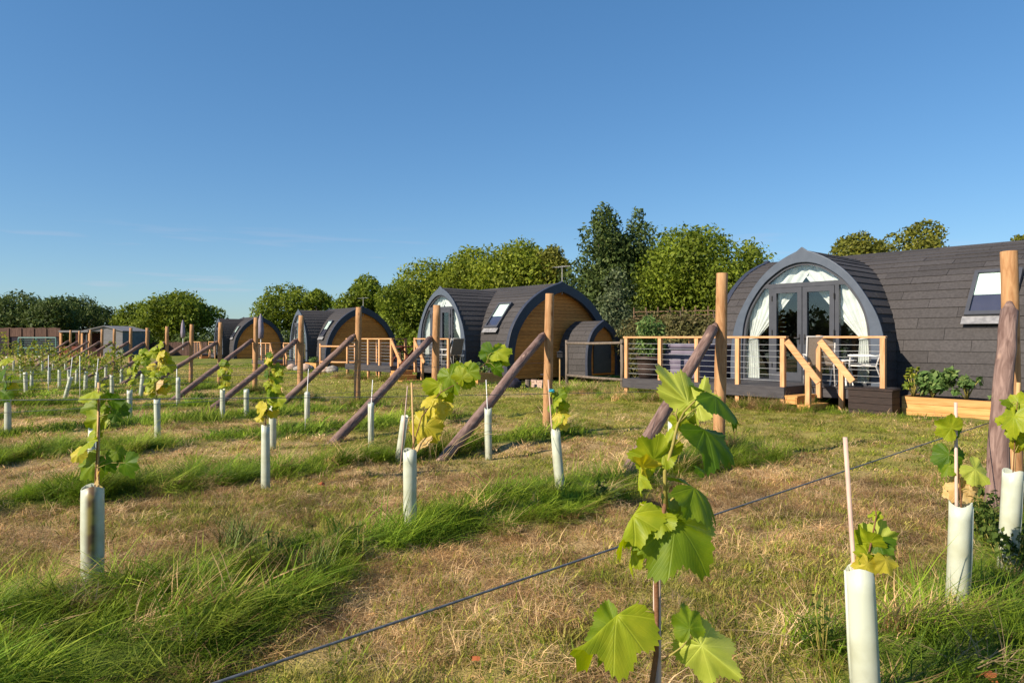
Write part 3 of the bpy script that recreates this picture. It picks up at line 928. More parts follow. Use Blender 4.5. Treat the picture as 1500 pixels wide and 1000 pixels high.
def shingle_courses(parent, prof, exposure, span_fn, tile, axis, sides, base_off, name='shingle', joined=False, mtl=None):
    """overlapping plates laid up a half profile.
    span_fn(side, z) gives the stretches of the axis to cover at that height"""
    mtl = mtl or M_SHING
    pr = resample(prof, exposure)
    nn = prof_normals(pr)
    cache = {}
    big = MB()
    r = random.Random(len(pr) + len(sides))
    for side in sides:
        for i in range(len(pr) - 1):
            (x0, z0), (x1, z1) = pr[i], pr[i + 1]
            n0, n1 = nn[i], nn[i + 1]
            # extend a little under the next course
            ex = 0.25
            xt, zt = x1 + (x1 - x0) * ex, z1 + (z1 - z0) * ex
            if i == len(pr) - 2:
                xt, zt = 0.0, z1 + 0.01
            quad = [(x0 + n0[0] * 0.034, z0 + n0[1] * 0.034), (xt + n1[0] * 0.012, zt + n1[1] * 0.012), (xt, zt), (x0 + n0[0] * 0.006, z0 + n0[1] * 0.006)]
            for (s0, s1) in span_fn(side, (z0 + z1) / 2):
                off = ((i * 0.37) % 1.0) * tile
                edges = [s0]
                x = s0 + (tile - off if off > 0.01 else tile)
                while x < s1 - 0.18:
                    if x - edges[-1] > 0.18:
                        edges.append(x)
                    x += tile
                edges.append(s1)
                for e0, e1 in zip(edges[:-1], edges[1:]):
                    key = (side, i, round(e1 - e0, 3))
                    if key not in cache or joined:
                        mb = MB()
                        L = e1 - e0 - 0.007
                        vs = []
                        for e in (0.0, L):
                            for qx, qz in quad:
                                vs.append((e, side * qx + base_off, qz) if axis == 'x' else (side * qx + base_off, e, qz))
                        fs = [(0, 1, 2, 3), (7, 6, 5, 4), (0, 4, 5, 1), (1, 5, 6, 2), (2, 6, 7, 3), (3, 7, 4, 0)]
                        if (side < 0) == (axis == 'x'):
                            fs = [tuple(reversed(f)) for f in fs]
                        mb.add(vs, fs)
                        if joined:
                            sh = [(v[0] + e0, v[1], v[2]) if axis == 'x' else (v[0], v[1] + e0, v[2]) for v in mb.v]
                            big.add(sh, fs)
                            continue
                        cache[key] = mb.mesh(name, mtl)
                    if not joined:
                        lift = r.uniform(-0.002, 0.004)
                        link(name, cache[key], parent, (e0, -abs(lift) if axis == 'x' else 0, lift) if axis == 'x' else (0, e0, lift))
    if joined:
        part('shingle_courses', big, mtl, parent)['kind'] = 'stuff'

def curtain(parent, inn, side, y):
    """white drape hung from the arch, tied back at the side, falling to the floor"""
    tie = (side * 1.30 * PS, 1.42)
    ns, nt = 36, 26
    vs, fs = [], []
    # the top edge follows the arch from just past its middle round to the side
    line = [(-x, z) for x, z in inn if x < .24 and z > 2.5 and x > .001] + [(x, z) for x, z in reversed(inn) if z > 1.7]
    cum = [0.0]
    for (xa, za), (xb, zb) in zip(line[:-1], line[1:]):
        cum.append(cum[-1] + math.hypot(xb - xa, zb - za))
    arch = []
    for i in range(ns + 1):
        d = cum[-1] * i / ns
        k = 0
        while k < len(cum) - 2 and cum[k + 1] < d:
            k += 1
        g_ = (d - cum[k]) / max(1e-6, cum[k + 1] - cum[k])
        arch.append((side * (line[k][0] + (line[k + 1][0] - line[k][0]) * g_), line[k][1] + (line[k + 1][1] - line[k][1]) * g_ + .02))
    for j in range(nt + 1):
        t = j / nt
        for i in range(ns + 1):
            f = i / ns
            ax, az = arch[i]
            tx = tie[0] + side * (f - 0.5) * 0.22
            tz = tie[1] + (0.5 - f) * 0.02
            # the cloth sags a little on its way to the tie
            x = ax + (tx - ax) * t
            z = az + (tz - az) * t - 0.05 * math.sin(math.pi * t) * (1 - f)
            amp = 0.035 * (1 - 0.65 * t) * min(1, t * 5 + 0.3)
            yy = y + amp * math.sin(f * 46 + 1.3 * math.sin(f * 9)) + 0.018 * math.sin(f * 11 + t * 3)
            vs.append((x, yy, z))
    for j in range(nt):
        for i in range(ns):
            a = j * (ns + 1) + i
            fs.append((a, a + 1, a + ns + 2, a + ns + 1))
    n0 = len(vs)
    for j in range(15):
        t = j / 14
        for i in range(ns + 1):
            f = i / ns
            wd = 0.20 + 0.22 * (t ** 0.6)
            x = tie[0] + side * (f - 0.5) * wd + side * 0.05 * t
            z = tie[1] + (0.5 - f) * 0.02 * (1 - t) - t * 0.98
            yy = y + 0.035 * math.sin(f * 40 + 2 + t * 1.4)
            vs.append((x, yy, z))
    for j in range(14):
        for i in range(ns):
            a = n0 + j * (ns + 1) + i
            fs.append((a, a + 1, a + ns + 2, a + ns + 1))
    c = part('curtain', MB().add(vs, fs), M_CURT, parent, True)
    tb = MB()
    tb.tube([(tie[0] + 0.125 * math.cos(a), y + 0.05 * math.sin(a), tie[1] + 0.02 * math.cos(a)) for a in np.linspace(0, 6.283, 14)], 0.014, 6)
    part('tie_back', tb, M_CURT, c, True)

def skylight(parent, x0, x1, z0, z1):
    """roof window on the front slope"""
    y0 = RIDGE_Y - prof_at(MAIN_P, z0); y1 = RIDGE_Y - prof_at(MAIN_P, z1)
    d = Vector((0, y1 - y0, z1 - z0)); L = d.length; d.normalize()
    n = Vector((0, -d.z, d.y))
    def pt(x, s, h):
        return Vector((x, y0, z0)) + d * s + n * (h + .055)
    def slab(xa, xb, sa, sb, ha, hb):
        mb = MB()
        return mb.add([pt(xa, sa, ha), pt(xb, sa, ha), pt(xb, sb, ha), pt(xa, sb, ha), pt(xa, sa, hb), pt(xb, sa, hb), pt(xb, sb, hb), pt(xa, sb, hb)],
                      [(0, 3, 2, 1), (4, 5, 6, 7), (0, 1, 5, 4), (1, 2, 6, 5), (2, 3, 7, 6), (3, 0, 4, 7)])
    fr = MB()
    for a in ((x0, x0 + .07, 0, L), (x1 - .07, x1, 0, L), (x0 + .07, x1 - .07, 0, .09), (x0 + .07, x1 - .07, L - .07, L)):
        s = slab(*a, -0.15, 0.12)
        fr.add(s.v, s.f)
    w = part('skylight', fr, M_FRAME, parent)
    part('pane', slab(x0 + .07, x1 - .07, .09, L - .07, 0.085, 0.095), M_GLASS, w)
    part('blind', slab(x0 + .07, x1 - .07, L * 0.46, L - .07, 0.068, 0.075), M_BLIND, w)
    part('painted_reflection', slab(x0 + .07, x1 - .07, .09, L * 0.46, 0.052, 0.060), MATS['dark_tub_edge'], w)  # dark blue sheet: the lower pane's reflection put into colour
    part('flashing', slab(x0 - .04, x1 + .04, -.20, -0.005, 0.045, 0.06), M_LEAD, w)

def glazed_arch(parent, detail=True):
    inn = resample(INNER_P, 0.12)
    yg = 0.075
    fl = 0.42
    TR = 2.60
    # window frame following the arch, doors, transom, mullions
    fi = inset(inn, 0.06)
    fi[-1] = (0.0, inn[-1][1] - 0.06)
    part('window_frame', arch_band(inset(inn, .003), fi, yg - 0.05, yg + 0.05), M_FRAME, parent)
    part('transom', MB().box(-prof_at(inn, TR) + .01, prof_at(inn, TR) - .01, yg - 0.052, yg + 0.052, TR, TR + 0.10), M_FRAME, parent)
    dw = 0.77 * PS
    for s in (-1, 1):
        part('mullion', MB().box(s * dw - .045, s * dw + .045, yg - 0.051, yg + 0.051, fl, TR), M_FRAME, parent)
        # door leaf
        xa, xb = (0.008, dw - 0.047) if s > 0 else (-dw + 0.047, -0.008)
        d = MB()
        y0, y1 = yg - 0.075, yg + 0.02
        d.box(xa, xa + .105, y0, y1, fl + .02, TR - .008); d.box(xb - .105, xb, y0, y1, fl + .02, TR - .008)
        d.box(xa + .105, xb - .105, y0, y1, fl + .02, fl + .22); d.box(xa + .105, xb - .105, y0, y1, TR - .125, TR - .008)
        door = part('door', d, M_FRAME, parent)
        part('pane', MB().box(xa + .105, xb - .105, yg - .03, yg - .022, fl + .22, TR - .125), M_GLASS, door)
        hb = MB(); hx = (xa + 0.05) if s > 0 else (xb - 0.05)
        hb.box(hx - .016, hx + .016, y0 - .014, y0 - .002, 1.30, 1.52); hb.box(min(hx, hx + s * .11), max(hx, hx + s * .11), y0 - .05, y0 - .03, 1.42, 1.445)
        hb.box(hx - .01, hx + .01, y0 - .04, y0 - .012, 1.42, 1.445)
        part('handle', hb, M_BLACK, door)
        hg = MB()
        ex = xb if s > 0 else xa
        for z in (0.75, 1.5, 2.3):
            hg.tube([(ex, y0 - .012, z), (ex, y0 - .012, z + .12)], .014, 6)
        part('hinge', hg, M_BLACK, door)
        # side light
        zs = np.linspace(fl + .05, TR, 14)
        edge = [(s * (prof_at(fi, z) + 0.01), z) for z in zs]
        pts = [(s * (dw + .046), fl + .05)] + edge + [(s * (dw + .046), TR)]
        if s < 0:
            pts = pts[::-1]
        part('side_pane', clip_poly_plate(pts, yg - .01, yg), M_GLASS, parent)
        curtain(parent, inn, s, yg + 0.115)
    up = [(x, z) for x, z in fi if z > TR + .1]
    x0 = prof_at(fi, TR + .1)
    pts = [(-x0, TR + .1)] + [(-x, z) for x, z in up] + [(x, z) for x, z in reversed(up[:-1])] + [(x0, TR + .1)]
    part('fan_pane', clip_poly_plate(pts[::-1], yg - .01, yg), M_GLASS, parent)
    part('bottom_frame', MB().box(-1.46 * PS, 1.46 * PS, yg - .06, yg + .06, fl - .08, fl + .045), M_FRAME, parent)

def cabin(label, loc, rz, x_left, x_right, level, sky_x, scale=(1, 1, 1)):
    """pod cabin: long barrel with a round glazed porch breaking out of its front.
    level 2: every shingle; 1: far away, courses joined"""
    root = thing('pod_cabin', label, 'cabin', loc, rz, 'round roofed timber cabins')
    root.scale = scale
    near = level == 2
    mp = resample(MAIN_P, 0.25)
    pp = resample(PORCH_P, 0.2)
    # roof shells under the shingles
    mb = MB()
    full = [(RIDGE_Y - x, z) for x, z in mp] + [(RIDGE_Y + x, z) for x, z in reversed(mp[:-1])]
    xs = list(np.arange(x_left, x_right, 0.15)) + [x_right]
    for i in range(len(xs) - 1):
        for j in range(len(full) - 1):
            xc = (xs[i] + xs[i + 1]) / 2; zc = (full[j][1] + full[j + 1][1]) / 2
            if full[j][0] < RIDGE_Y and abs(xc) < prof_at(PORCH_P, zc) - 0.1 and zc < 3.3:
                continue
            mb.add([(xs[i], *full[j]), (xs[i + 1], *full[j]), (xs[i + 1], *full[j + 1]), (xs[i], *full[j + 1])], [(0, 1, 2, 3)])
    roof = part('roof', mb, M_SHELL, root, True)
    pb = MB()
    pf = [(-x, z) for x, z in pp] + [(x, z) for x, z in reversed(pp[:-1])]
    for j in range(len(pf) - 1):
        (xa, za), (xb, zb) = pf[j], pf[j + 1]
        ye = RIDGE_Y - prof_at(MAIN_P, (za + zb) / 2) + 0.12
        pb.add([(xa, 0.02, za), (xb, 0.02, zb), (xb, ye, zb), (xa, ye, za)], [(0, 1, 2, 3)])
    proof = part('porch_roof', pb, M_SHELL, root, True)
    def span_main(side, z):
        if side > 0:
            return []
        h = prof_at(PORCH_P, z) if z < 3.46 else 0.0
        if h <= 0.0:
            return [(x_left + .02, x_right - .02)]
        return [(x_left + .02, -h + 0.02), (h - 0.02, x_right - .02)]
    def span_porch(side, z):
        ye = RIDGE_Y - prof_at(MAIN_P, z) + 0.06
        return [(0.03, max(0.3, ye))]
    shingle_courses(roof, MAIN_P, 0.245, span_main, 1.25, 'x', (-1,), RIDGE_Y, joined=not near)
    shingle_courses(proof, PORCH_P, 0.205, span_porch, 1.25, 'y', (-1, 1), 0.0, joined=not near)
    # porch arch
    o2 = [(x + n[0] * .05, z + n[1] * .05) for (x, z), n in zip(resample(PORCH_P, .12), prof_normals(resample(PORCH_P, .12)))]
    o2[-1] = (0.0, PORCH_P[-1][1] + 0.085)
    NP = len(o2) - 1
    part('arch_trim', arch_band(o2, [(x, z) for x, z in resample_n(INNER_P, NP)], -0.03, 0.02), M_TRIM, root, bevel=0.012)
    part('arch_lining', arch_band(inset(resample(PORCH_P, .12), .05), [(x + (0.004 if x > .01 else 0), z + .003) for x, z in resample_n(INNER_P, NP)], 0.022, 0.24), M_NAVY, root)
    glazed_arch(root)
    # ends
    o3 = [(x + n[0] * .05, z + n[1] * .05) for (x, z), n in zip(resample(MAIN_P, .12), prof_normals(resample(MAIN_P, .12)))]
    o3[-1] = (0.0, MAIN_P[-1][1] + 0.08)
    i3 = inset(resample(MAIN_P, .12), .30)
    for xe, s in ((x_left, -1), (x_right, 1)):
        tb = arch_band(o3, i3, xe - (0.10 if s > 0 else 0.04), xe + (0.06 if s > 0 else 0.10), 'x')
        tb.v = [(v[0], v[1] + RIDGE_Y, v[2]) for v in tb.v]
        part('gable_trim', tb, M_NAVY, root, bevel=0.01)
        xw = xe - s * 0.22
        z = 0.0
        k = 0
        i4 = inset(resample(MAIN_P, .12), .06)
        wall = MB().box(min(xw, xw - s * .05), max(xw, xw - s * .05), RIDGE_Y - 2.5, RIDGE_Y + 2.5, 0.0, 1.6)
        wp = part('gable_wall', wall, M_ROOM, root)
        while z < 3.45:
            h = 0.135
            ht = prof_at(i4, z + h) if z + h < i4[-1][1] else 0.02
            hb = prof_at(i4, z)
            if hb > 0.06:
                pl = MB()
                x0, x1 = xw + s * 0.002, xw + s * 0.028
                x2 = xw + s * 0.016
                zb, zt = z + 0.006, z + h
                vs = [(x0, RIDGE_Y - hb, zb), (x0, RIDGE_Y + hb, zb), (x0, RIDGE_Y + ht, zt), (x0, RIDGE_Y - ht, zt),
                      (x1, RIDGE_Y - hb, zb), (x1, RIDGE_Y + hb, zb), (x2, RIDGE_Y + ht, zt), (x2, RIDGE_Y - ht, zt)]
                fs = [(0, 3, 2, 1), (4, 5, 6, 7), (0, 1, 5, 4), (1, 2, 6, 5), (2, 3, 7, 6), (3, 0, 4, 7)]
                if s < 0:
                    fs = [tuple(reversed(f)) for f in fs]
                pl.add(vs, fs)
                part('cladding_plank', pl, M_CEDAR, wp)
            z += h
            k += 1
    # floor and the room behind the glass
    part('floor', MB().box(x_left + .3, x_right - .3, 0.72, RIDGE_Y + 2.6, 0.30, 0.40), M_ROOM, root)
    part('porch_floor', MB().box(-1.6 * PS, 1.6 * PS, 0.1, 0.70, 0.30, 0.40), M_ROOM, root)
    part('inner_wall', MB().box(x_left + .3, x_right - .3, RIDGE_Y + .6, RIDGE_Y + .7, 0.40, 2.9), M_ROOM, root)
    for (x0, x1) in sky_x:
        skylight(root, x0, x1, 1.80, 2.74)
    return root

def aerial(label, base, s=1.0):
    t = thing('tv_aerial', label, 'aerial', base, ROTZ, 'roof aerials')
    s *= .85
    part('mast', MB().tube([(0, 0, -0.75 * s), (0, 0, 0.55 * s)], 0.016 * s, 6), M_ALU, t)
    mb = MB()
    mb.tube([(-0.45 * s, 0, 0.5 * s), (0.5 * s, 0, 0.5 * s)], 0.014 * s, 5)
    for i in range(7):
        x = (-0.42 + i * 0.14) * s
        mb.tube([(x, -0.2 * s, 0.5 * s), (x, 0.2 * s, 0.5 * s)], 0.009 * s, 4)
    part('boom', mb, M_ALU, t)
    return t

# cabin origins: centre of the porch arch, on the ground
C1 = W(7.40, 15.2); C1.z = -0.03
C2 = W(21.68, 15.2); C2.z = -0.10
c1 = cabin('nearest cabin, at the right, with its arched glass doors and cream curtains facing the vines', C1, ROTZ, -2.72, 7.2, 2, [(2.98, 3.80)])
PS = 0.90
PORCH_P = [(x * PS, z) for x, z in PORCH_P]
INNER_P = [(x * PS, z) for x, z in INNER_P]
c2 = cabin('second cabin, behind the middle posts, with round cedar gable and one roof window', C2, ROTZ, -2.2, 3.2, 2, [(1.72, 2.48)])
C3 = P(437, 448, 40.0); C3.z = -0.40
C4 = P(320, 463, 57.0); C4.z = -0.42
c3 = cabin('third cabin, smaller in view, between the second cabin and the farthest one', C3, ROTZ - 0.03, -2.2, 3.2, 1, [(1.72, 2.48)], (0.82, 0.82, 1.0))
c4 = cabin('farthest cabin at the left end of the row of cabins', C4, ROTZ - 0.03, -2.2, 3.2, 1, [(1.72, 2.48)], (0.76, 0.76, 1.0))

def local(c, x, y, z=0.0, sc=1.0, rz=ROTZ):
    ca, sa = math.cos(rz), math.sin(rz)
    return Vector((c.x + (ca * x - sa * y) * sc, c.y + (sa * x + ca * y) * sc, z))

p = local(C2, 3.22, RIDGE_Y, 3.70); aerial('thin grey aerial on the peak of the second cabin gable', p)
p = local(C3, 3.22, RIDGE_Y, 3.30, 0.82); aerial('thin grey aerial on the peak of the third cabin gable', p)
p = local(C4, 1.2, RIDGE_Y, 3.30, 0.76); aerial('aerial above the ridge of the farthest cabin', p)

# ------------------------------------------------------------------ decks
def deck(label, c, rz, x0, x1, x2, y0, yr, yb, sc=1.0, near=True, z_off=0.0, ground=-0.12):
    """deck in the cabin's own frame: main part x0..x1 from y0 back, landing x1..x2 from yr back; steps run down to +x"""
    root = thing('timber_deck', label, 'deck', (c.x, c.y, c.z), rz, 'timber decks in front of the cabins')
    root.scale = (sc, sc, 1.0)
    D = 0.42 + z_off
    gr = ground - c.z
    # boards
    if near:
        bw = 0.145
        y = y0 + 0.02
        board_cache = {}
        while y < yb:
            xe = x1 if y + bw < yr else x2
            xs0 = x0
            if y + bw > -0.0:
                xe = -1.80
            L = round(xe - xs0, 3)
            if L not in board_cache:
                board_cache[L] = MB().box(0, L, 0, bw - 0.008, -0.028, 0).mesh('deck_board', M_DECK)
            link('deck_board', board_cache[L], root, (xs0, y, D))
            y += bw
    else:
        part('deck_floor', MB().box(x0, x1, y0, 0, D - .03, D).box(x1 + .002, x2, yr, 0, D - .03, D), M_DECK, root)
    # fascia
    fz0, fz1 = D - 0.235, D - 0.002
    def fas(a):
        part('fascia_board', MB().box(*a, fz0, fz1), M_DECK, root)
    fas((x0 - .02, x1 + .02, y0 - .028, y0 - .001))
    fas((x1 + .002, x1 + .028, y0 + .0, yr - .03))
    fas((x1 + .03, x2, yr - .028, yr - .001))
    fas((x0 - .028, x0 - .001, y0 + .0, yb))
    # posts
    pw = 0.095
    def post(x, y, zb, zt, nm='rail_post'):
        return part(nm, MB().box(x - pw / 2, x + pw / 2, y - pw / 2, y + pw / 2, zb, zt), M_PINE, root, bevel=0.006)
    n = 4
    RT = D + 1.05
    xs = [x0 + .06 + (x1 - x0 - .10) * i / n for i in range(n + 1)]
    yf = y0 + .055
    for x in xs:
        post(x, yf, gr - .2, RT - .045)
    part('handrail', MB().box(x0 - .02, x1 + .05, yf - .06, yf + .06, RT - .043, RT), M_PINEH, root, bevel=0.006)
    cab = MB()
    for k in range(7):
        z = D + 0.12 + k * 0.125
        cab.tube([(x0 + .06, yf, z), (x1, yf, z)], 0.0045, 5)
    part('rail_cable', cab, M_CABLE, root)
    # left return rail
    yl = min(yb - 0.1, 1.2)
    for y in (yl * 0.5 + yf * 0.5, yl):
        post(x0 + .02, y, gr - .2, RT - .045)
    part('handrail', MB().box(x0 - .04, x0 + .08, yf + .062, yl + .05, RT - .043, RT), M_PINE, root)
    cab = MB()
    for k in range(7):
        z = D + 0.12 + k * 0.125
        cab.tube([(x0 + .02, yf + .05, z), (x0 + .02, yl, z)], 0.0045, 5)
    part('rail_cable', cab, M_CABLE, root)
    # right landing rail
    yq = yr - .075
    xa, xb = x1 + 0.33, x2 - .06
    post(xa, yq, D - .25, RT + .02); post(xb, yq, gr - .1, RT - .045)
    part('handrail', MB().box(xa + .05, x2, yq - .05, yq + .05, RT - .042, RT), M_PINEH, root, bevel=0.006)
    cab = MB()
    for k in range(7):
        z = D + 0.12 + k * 0.125
        cab.tube([(xa, yq, z), (xb, yq, z)], 0.0045, 5)
    part('rail_cable', cab, M_CABLE, root)
    # steps down towards +x
    ys0, ys1 = y0 - .02, yr - .15
    tz = D - 0.17
    k = 0
    x = x1 + .03
    while tz > gr + 0.05 and k < 3:
        st = part('step_tread', MB().box(x, x + .27, ys0, ys1, tz - .035, tz), M_SLEEPER, root)
        part('step_riser', MB().box(x + .225, x + .25, ys0 + .012, ys1 - .012, tz - .17, tz - .037), M_SLEEPER, root)
        part('step_side', MB().box(x + .01, x + .222, ys0 + .004, ys0 + .03, tz - .17, tz - .036), M_SLEEPER, root)
        tz -= 0.17
        x += .26
        k += 1
    for (yy, xs_, xe) in ((yf, x1 + .02, x1 + .74), (yq, xa, xa + .72)):
        xn = xs_ + .47
        post(xn, yy - 0.0, gr - .2, D + 0.52, 'newel_post')
        part('stair_handrail', MB().bar((xs_ + .05, yy - .072, RT - .10), (xe, yy - .072, RT - .10 - .82), 0.045, 0.13), M_PINEH, root, bevel=0.005)
    return root

D1 = deck('nearest deck, with a hot tub and chairs, before the arched doors', C1, ROTZ, -3.80, 0.44, 2.10, -1.70, -0.75, 1.60, ground=-0.13)
D2 = deck('second deck, on long legs, before the second cabin', C2, ROTZ, -4.42, -0.82, 1.75, -1.70, -0.75, 1.4, z_off=0.02, ground=-0.30)
D3 = deck('third deck, seen left of the third cabin with pale rails', C3, ROTZ - .03, -4.6, -0.9, 1.75, -1.70, -0.75, 1.0, 0.82, False, z_off=0.05, ground=-0.5)
D4 = deck('farthest deck, left of the farthest cabin', C4, ROTZ - .03, -4.9, -0.9, 1.75, -1.70, -0.75, 1.0, 0.76, False, z_off=0.05, ground=-0.5)

# skirt box below the right landing, raised beds
t = thing('dark_planter', 'low dark brown wooden box beside the steps of the nearest deck', 'box', local(C1, 1.94, -1.02, -0.13), ROTZ)
t.scale = (.88, .9, 1)
for i in range(4):
    part('board', MB().box(-.46, .46, -.22, -.195, i * .128, i * .128 + .12), M_DKBOX, t)
    part('board', MB().box(.435, .46, -.193, .22, i * .128, i * .128 + .12), M_DKBOX, t)
    part('board', MB().box(-.46, -.435, -.193, .22, i * .128, i * .128 + .12), M_DKBOX, t)
part('top_board', MB().box(-.48, .48, -.24, .24, .512, .54), M_DKBOX, t)

def big_leaf_plants(parent, boxes, n, size, seed, mtl=None, name='foliage'):
    cs, rs = boxes
    vs, idx = leaf_cloud(cs, rs, n, size, up=0.6, seed=seed, surf=0.2)
    link(name, np_mesh(name, vs, 4, idx, mtl or F_SQUASH), parent)

def raised_bed(label, c, x0, x1, y0, y1, zb, zt, n=3):
    t = thing('raised_bed', label, 'planter', local(c, x0, y0, zb), ROTZ, 'timber raised beds')
    h = (zt - zb) / n
    for i in range(n):
        segs = [(0, (x1 - x0) * .5 - .003), ((x1 - x0) * .5 + .003, x1 - x0)] if x1 - x0 > 2 else [(0, x1 - x0)]
        for sa, sb in segs:
            part('sleeper', MB().box(sa, sb, 0, .05, i * h + .002, (i + 1) * h - .003), M_SLEEPER, t, bevel=.004)
        part('sleeper', MB().box(-.0, .05, .052, y1 - y0, i * h + .002, (i + 1) * h - .003), M_SLEEPER, t)
        part('sleeper', MB().box(x1 - x0 - .05, x1 - x0, .052, y1 - y0, i * h + .002, (i + 1) * h - .003), M_SLEEPER, t)
    part('soil', MB().box(.05, x1 - x0 - .05, .05, y1 - y0, 0, zt - zb - .05), M_SOIL, t)
    return t
B1 = raised_bed('long timber raised bed against the wall of the nearest cabin', C1, 2.34, 6.6, -.72, 0.55, -0.14, 0.27)
B2 = raised_bed('small timber raised bed beside the second cabin wall', C2, 2.0, 3.1, -0.6, 0.5, -0.24, 0.18, 2)
B3 = raised_bed('timber raised bed in front of the third cabin wall', C3, 1.6, 3.0, -0.3, 0.4, -0.45, 0.02, 2)

def bed_plant(label, c, x, y, z, r, h, n, size, seed, mtl=None):
    t = thing('bed_plant', label, 'plant', local(c, x, y, z), ROTZ, 'plants growing in the raised beds')
    rr = random.Random(seed)
    cs = [(rr.uniform(-r, r) * .8, rr.uniform(-.2, .2), h * (.3 + .6 * rr.random())) for _ in range(9)]
    big_leaf_plants(t, (cs, [r * .34] * 9), n, size, seed, mtl)
    mb = MB()
    for q in cs:
        mb.tube([(0, 0, 0), (q[0] * .5, q[1] * .5, q[2] * .6), q], [.016, .012, .006], 5)
    part('stalk', mb, M_STEMG, t, True)
bed_plant('big leafy squash plant at the left end of the long raised bed', C1, 2.76, -.35, .24, .40, .52, 700, .08, 61)
bed_plant('yellow green climbing plant at the corner of the nearest porch', C1, 2.42, -.34, .24, .16, .62, 160, .06, 62, F_VINE)
bed_plant('pointed leafy plant in the middle of the long raised bed', C1, 3.32, -.30, .24, .20, .44, 150, .085, 63)
bed_plant('low tuft at the right of the long raised bed', C1, 3.95, -.2, .24, .25, .18, 200, .04, 64)
bed_plant('herbs in the small bed by the second cabin', C2, 2.5, 0.0, .16, .42, .30, 300, .06, 65)
bed_plant('herbs in the bed by the third cabin', C3, 1.9, 0.05, .0, .42, .25, 200, .07, 66)

# ------------------------------------------------------------------ things on the decks
def chair(label, loc, rz):
    t = thing('garden_chair', label, 'chair', loc, rz, 'sling garden chairs')
    # faces +y
    w = .27
    part('seat', MB().bar((0, -.23, .42), (0, .24, .44), .48, .02), M_SLING, t)
    part('backrest', MB().bar((0, -.25, .44), (0, -.42, 1.02), .48, .018, Vector((0, 1, 0))), M_SLING, t)
    for s in (-1, 1):
        part('leg', MB().tube([(s * w, .26, 0), (s * w, .24, .44), (s * w, .22, .64)], .016, 6), M_ALU, t, True)
        part('leg', MB().tube([(s * w, -.40, 0), (s * w, -.25, .43), (s * w, -.43, 1.05)], .016, 6), M_ALU, t, True)
        part('armrest', MB().bar((s * w, -.30, .65), (s * w, .27, .65), .05, .025), M_WHITE, t)
        part('seat_rail', MB().tube([(s * w * .95, -.25, .43), (s * w * .95, .25, .44)], .013, 6), M_WHITE, t, True)
    part('back_rail', MB().tube([(-w, -.43, 1.04), (w, -.43, 1.04)], .016, 6), M_ALU, t, True)
    return t
zD = C1.z + .42
ch = chair('garden chair with brown sling back turned to the steps of the nearest deck', local(C1, .62, -.52, zD), ROTZ + 0.55)
def chair_copy(label, loc, rz):
    c = copy_tree(ch)
    c.location = loc; c.rotation_euler = (0, 0, rz)
    c['label'] = label
    return c
chair_copy('garden chair seen from the side at the right of the nearest deck', local(C1, 1.45, -.30, zD), ROTZ + 1.9)
chair_copy('garden chair facing out before the doors of the second cabin', local(C2, .60, -.45, C2.z + .44), ROTZ + 2.6)
chair_copy('garden chair beside the right foot of the second cabin arch', local(C2, 1.30, -.40, C2.z + .44), ROTZ + 1.6)

def table(name, label, loc, rz, r, h, m_top, m_leg, grp=None):
    t = thing(name, label, 'table', loc, rz, grp)
    part('tabletop', MB().lathe([(0, h), (r, h), (r, h - .03), (0, h - .03)][::-1], 24), m_top, t)
    for i in range(4):
        a = math.pi / 4 + i * math.pi / 2
        part('leg', MB().tube([(r * .8 * math.cos(a), r * .8 * math.sin(a), 0), (r * .6 * math.cos(a), r * .6 * math.sin(a), h - .03)], .018, 6), m_leg, t)
    return t
table('garden_table', 'small pale table between the chairs on the nearest deck', local(C1, 1.0, -.28, zD), ROTZ, .30, .55, M_WHITE, M_WHITE)
# red brown picnic set on the second deck
t = thing('picnic_table', 'red brown wooden table on the second deck', 'table', local(C2, -1.6, -.7, C2.z + .44), ROTZ)
for i in range(5):
    part('table_board', MB().box(-.55, .55, -.38 + i * .155, -.24 + i * .155, .70, .735), M_RUST, t)
for s in (-1, 1):
    part('leg', MB().bar((s * .42, -.34, 0), (s * .42, .34, .70), .06), M_RUST, t)
    part('leg', MB().bar((s * .42, .34, 0), (s * .42, -.34, .70), .06, .05), M_RUST, t)

# covered hot tub
t = thing('hot_tub', 'covered square hot tub with purple grey lid on the nearest deck', 'hot tub', local(C1, -2.95, -.10, zD), ROTZ)
tb = MB().box(-.80, .80, -.80, .80, 0, .72)
part('cabinet', tb, M_TUB, t, bevel=.07)
part('rim', MB().box(-.82, .82, -.82, .82, .722, .77), M_TUBD, t, bevel=.02)
part('lid', MB().box(-.84, -.004, -.84, .84, .772, .86), M_TUB, t, bevel=.03)
part('lid', MB().box(.004, .84, -.84, .84, .772, .86), M_TUB, t, bevel=.03)
for x in (-.79, .79):
    part('strap', MB().box(x - .02, x + .02, -.852, -.842, .52, .85), M_BLACK, t)
for x in (-.4, .4):
    part('side_panel', MB().box(x - .33, x + .33, -.815, -.802, .08, .66), M_TUB, t, bevel=.004)
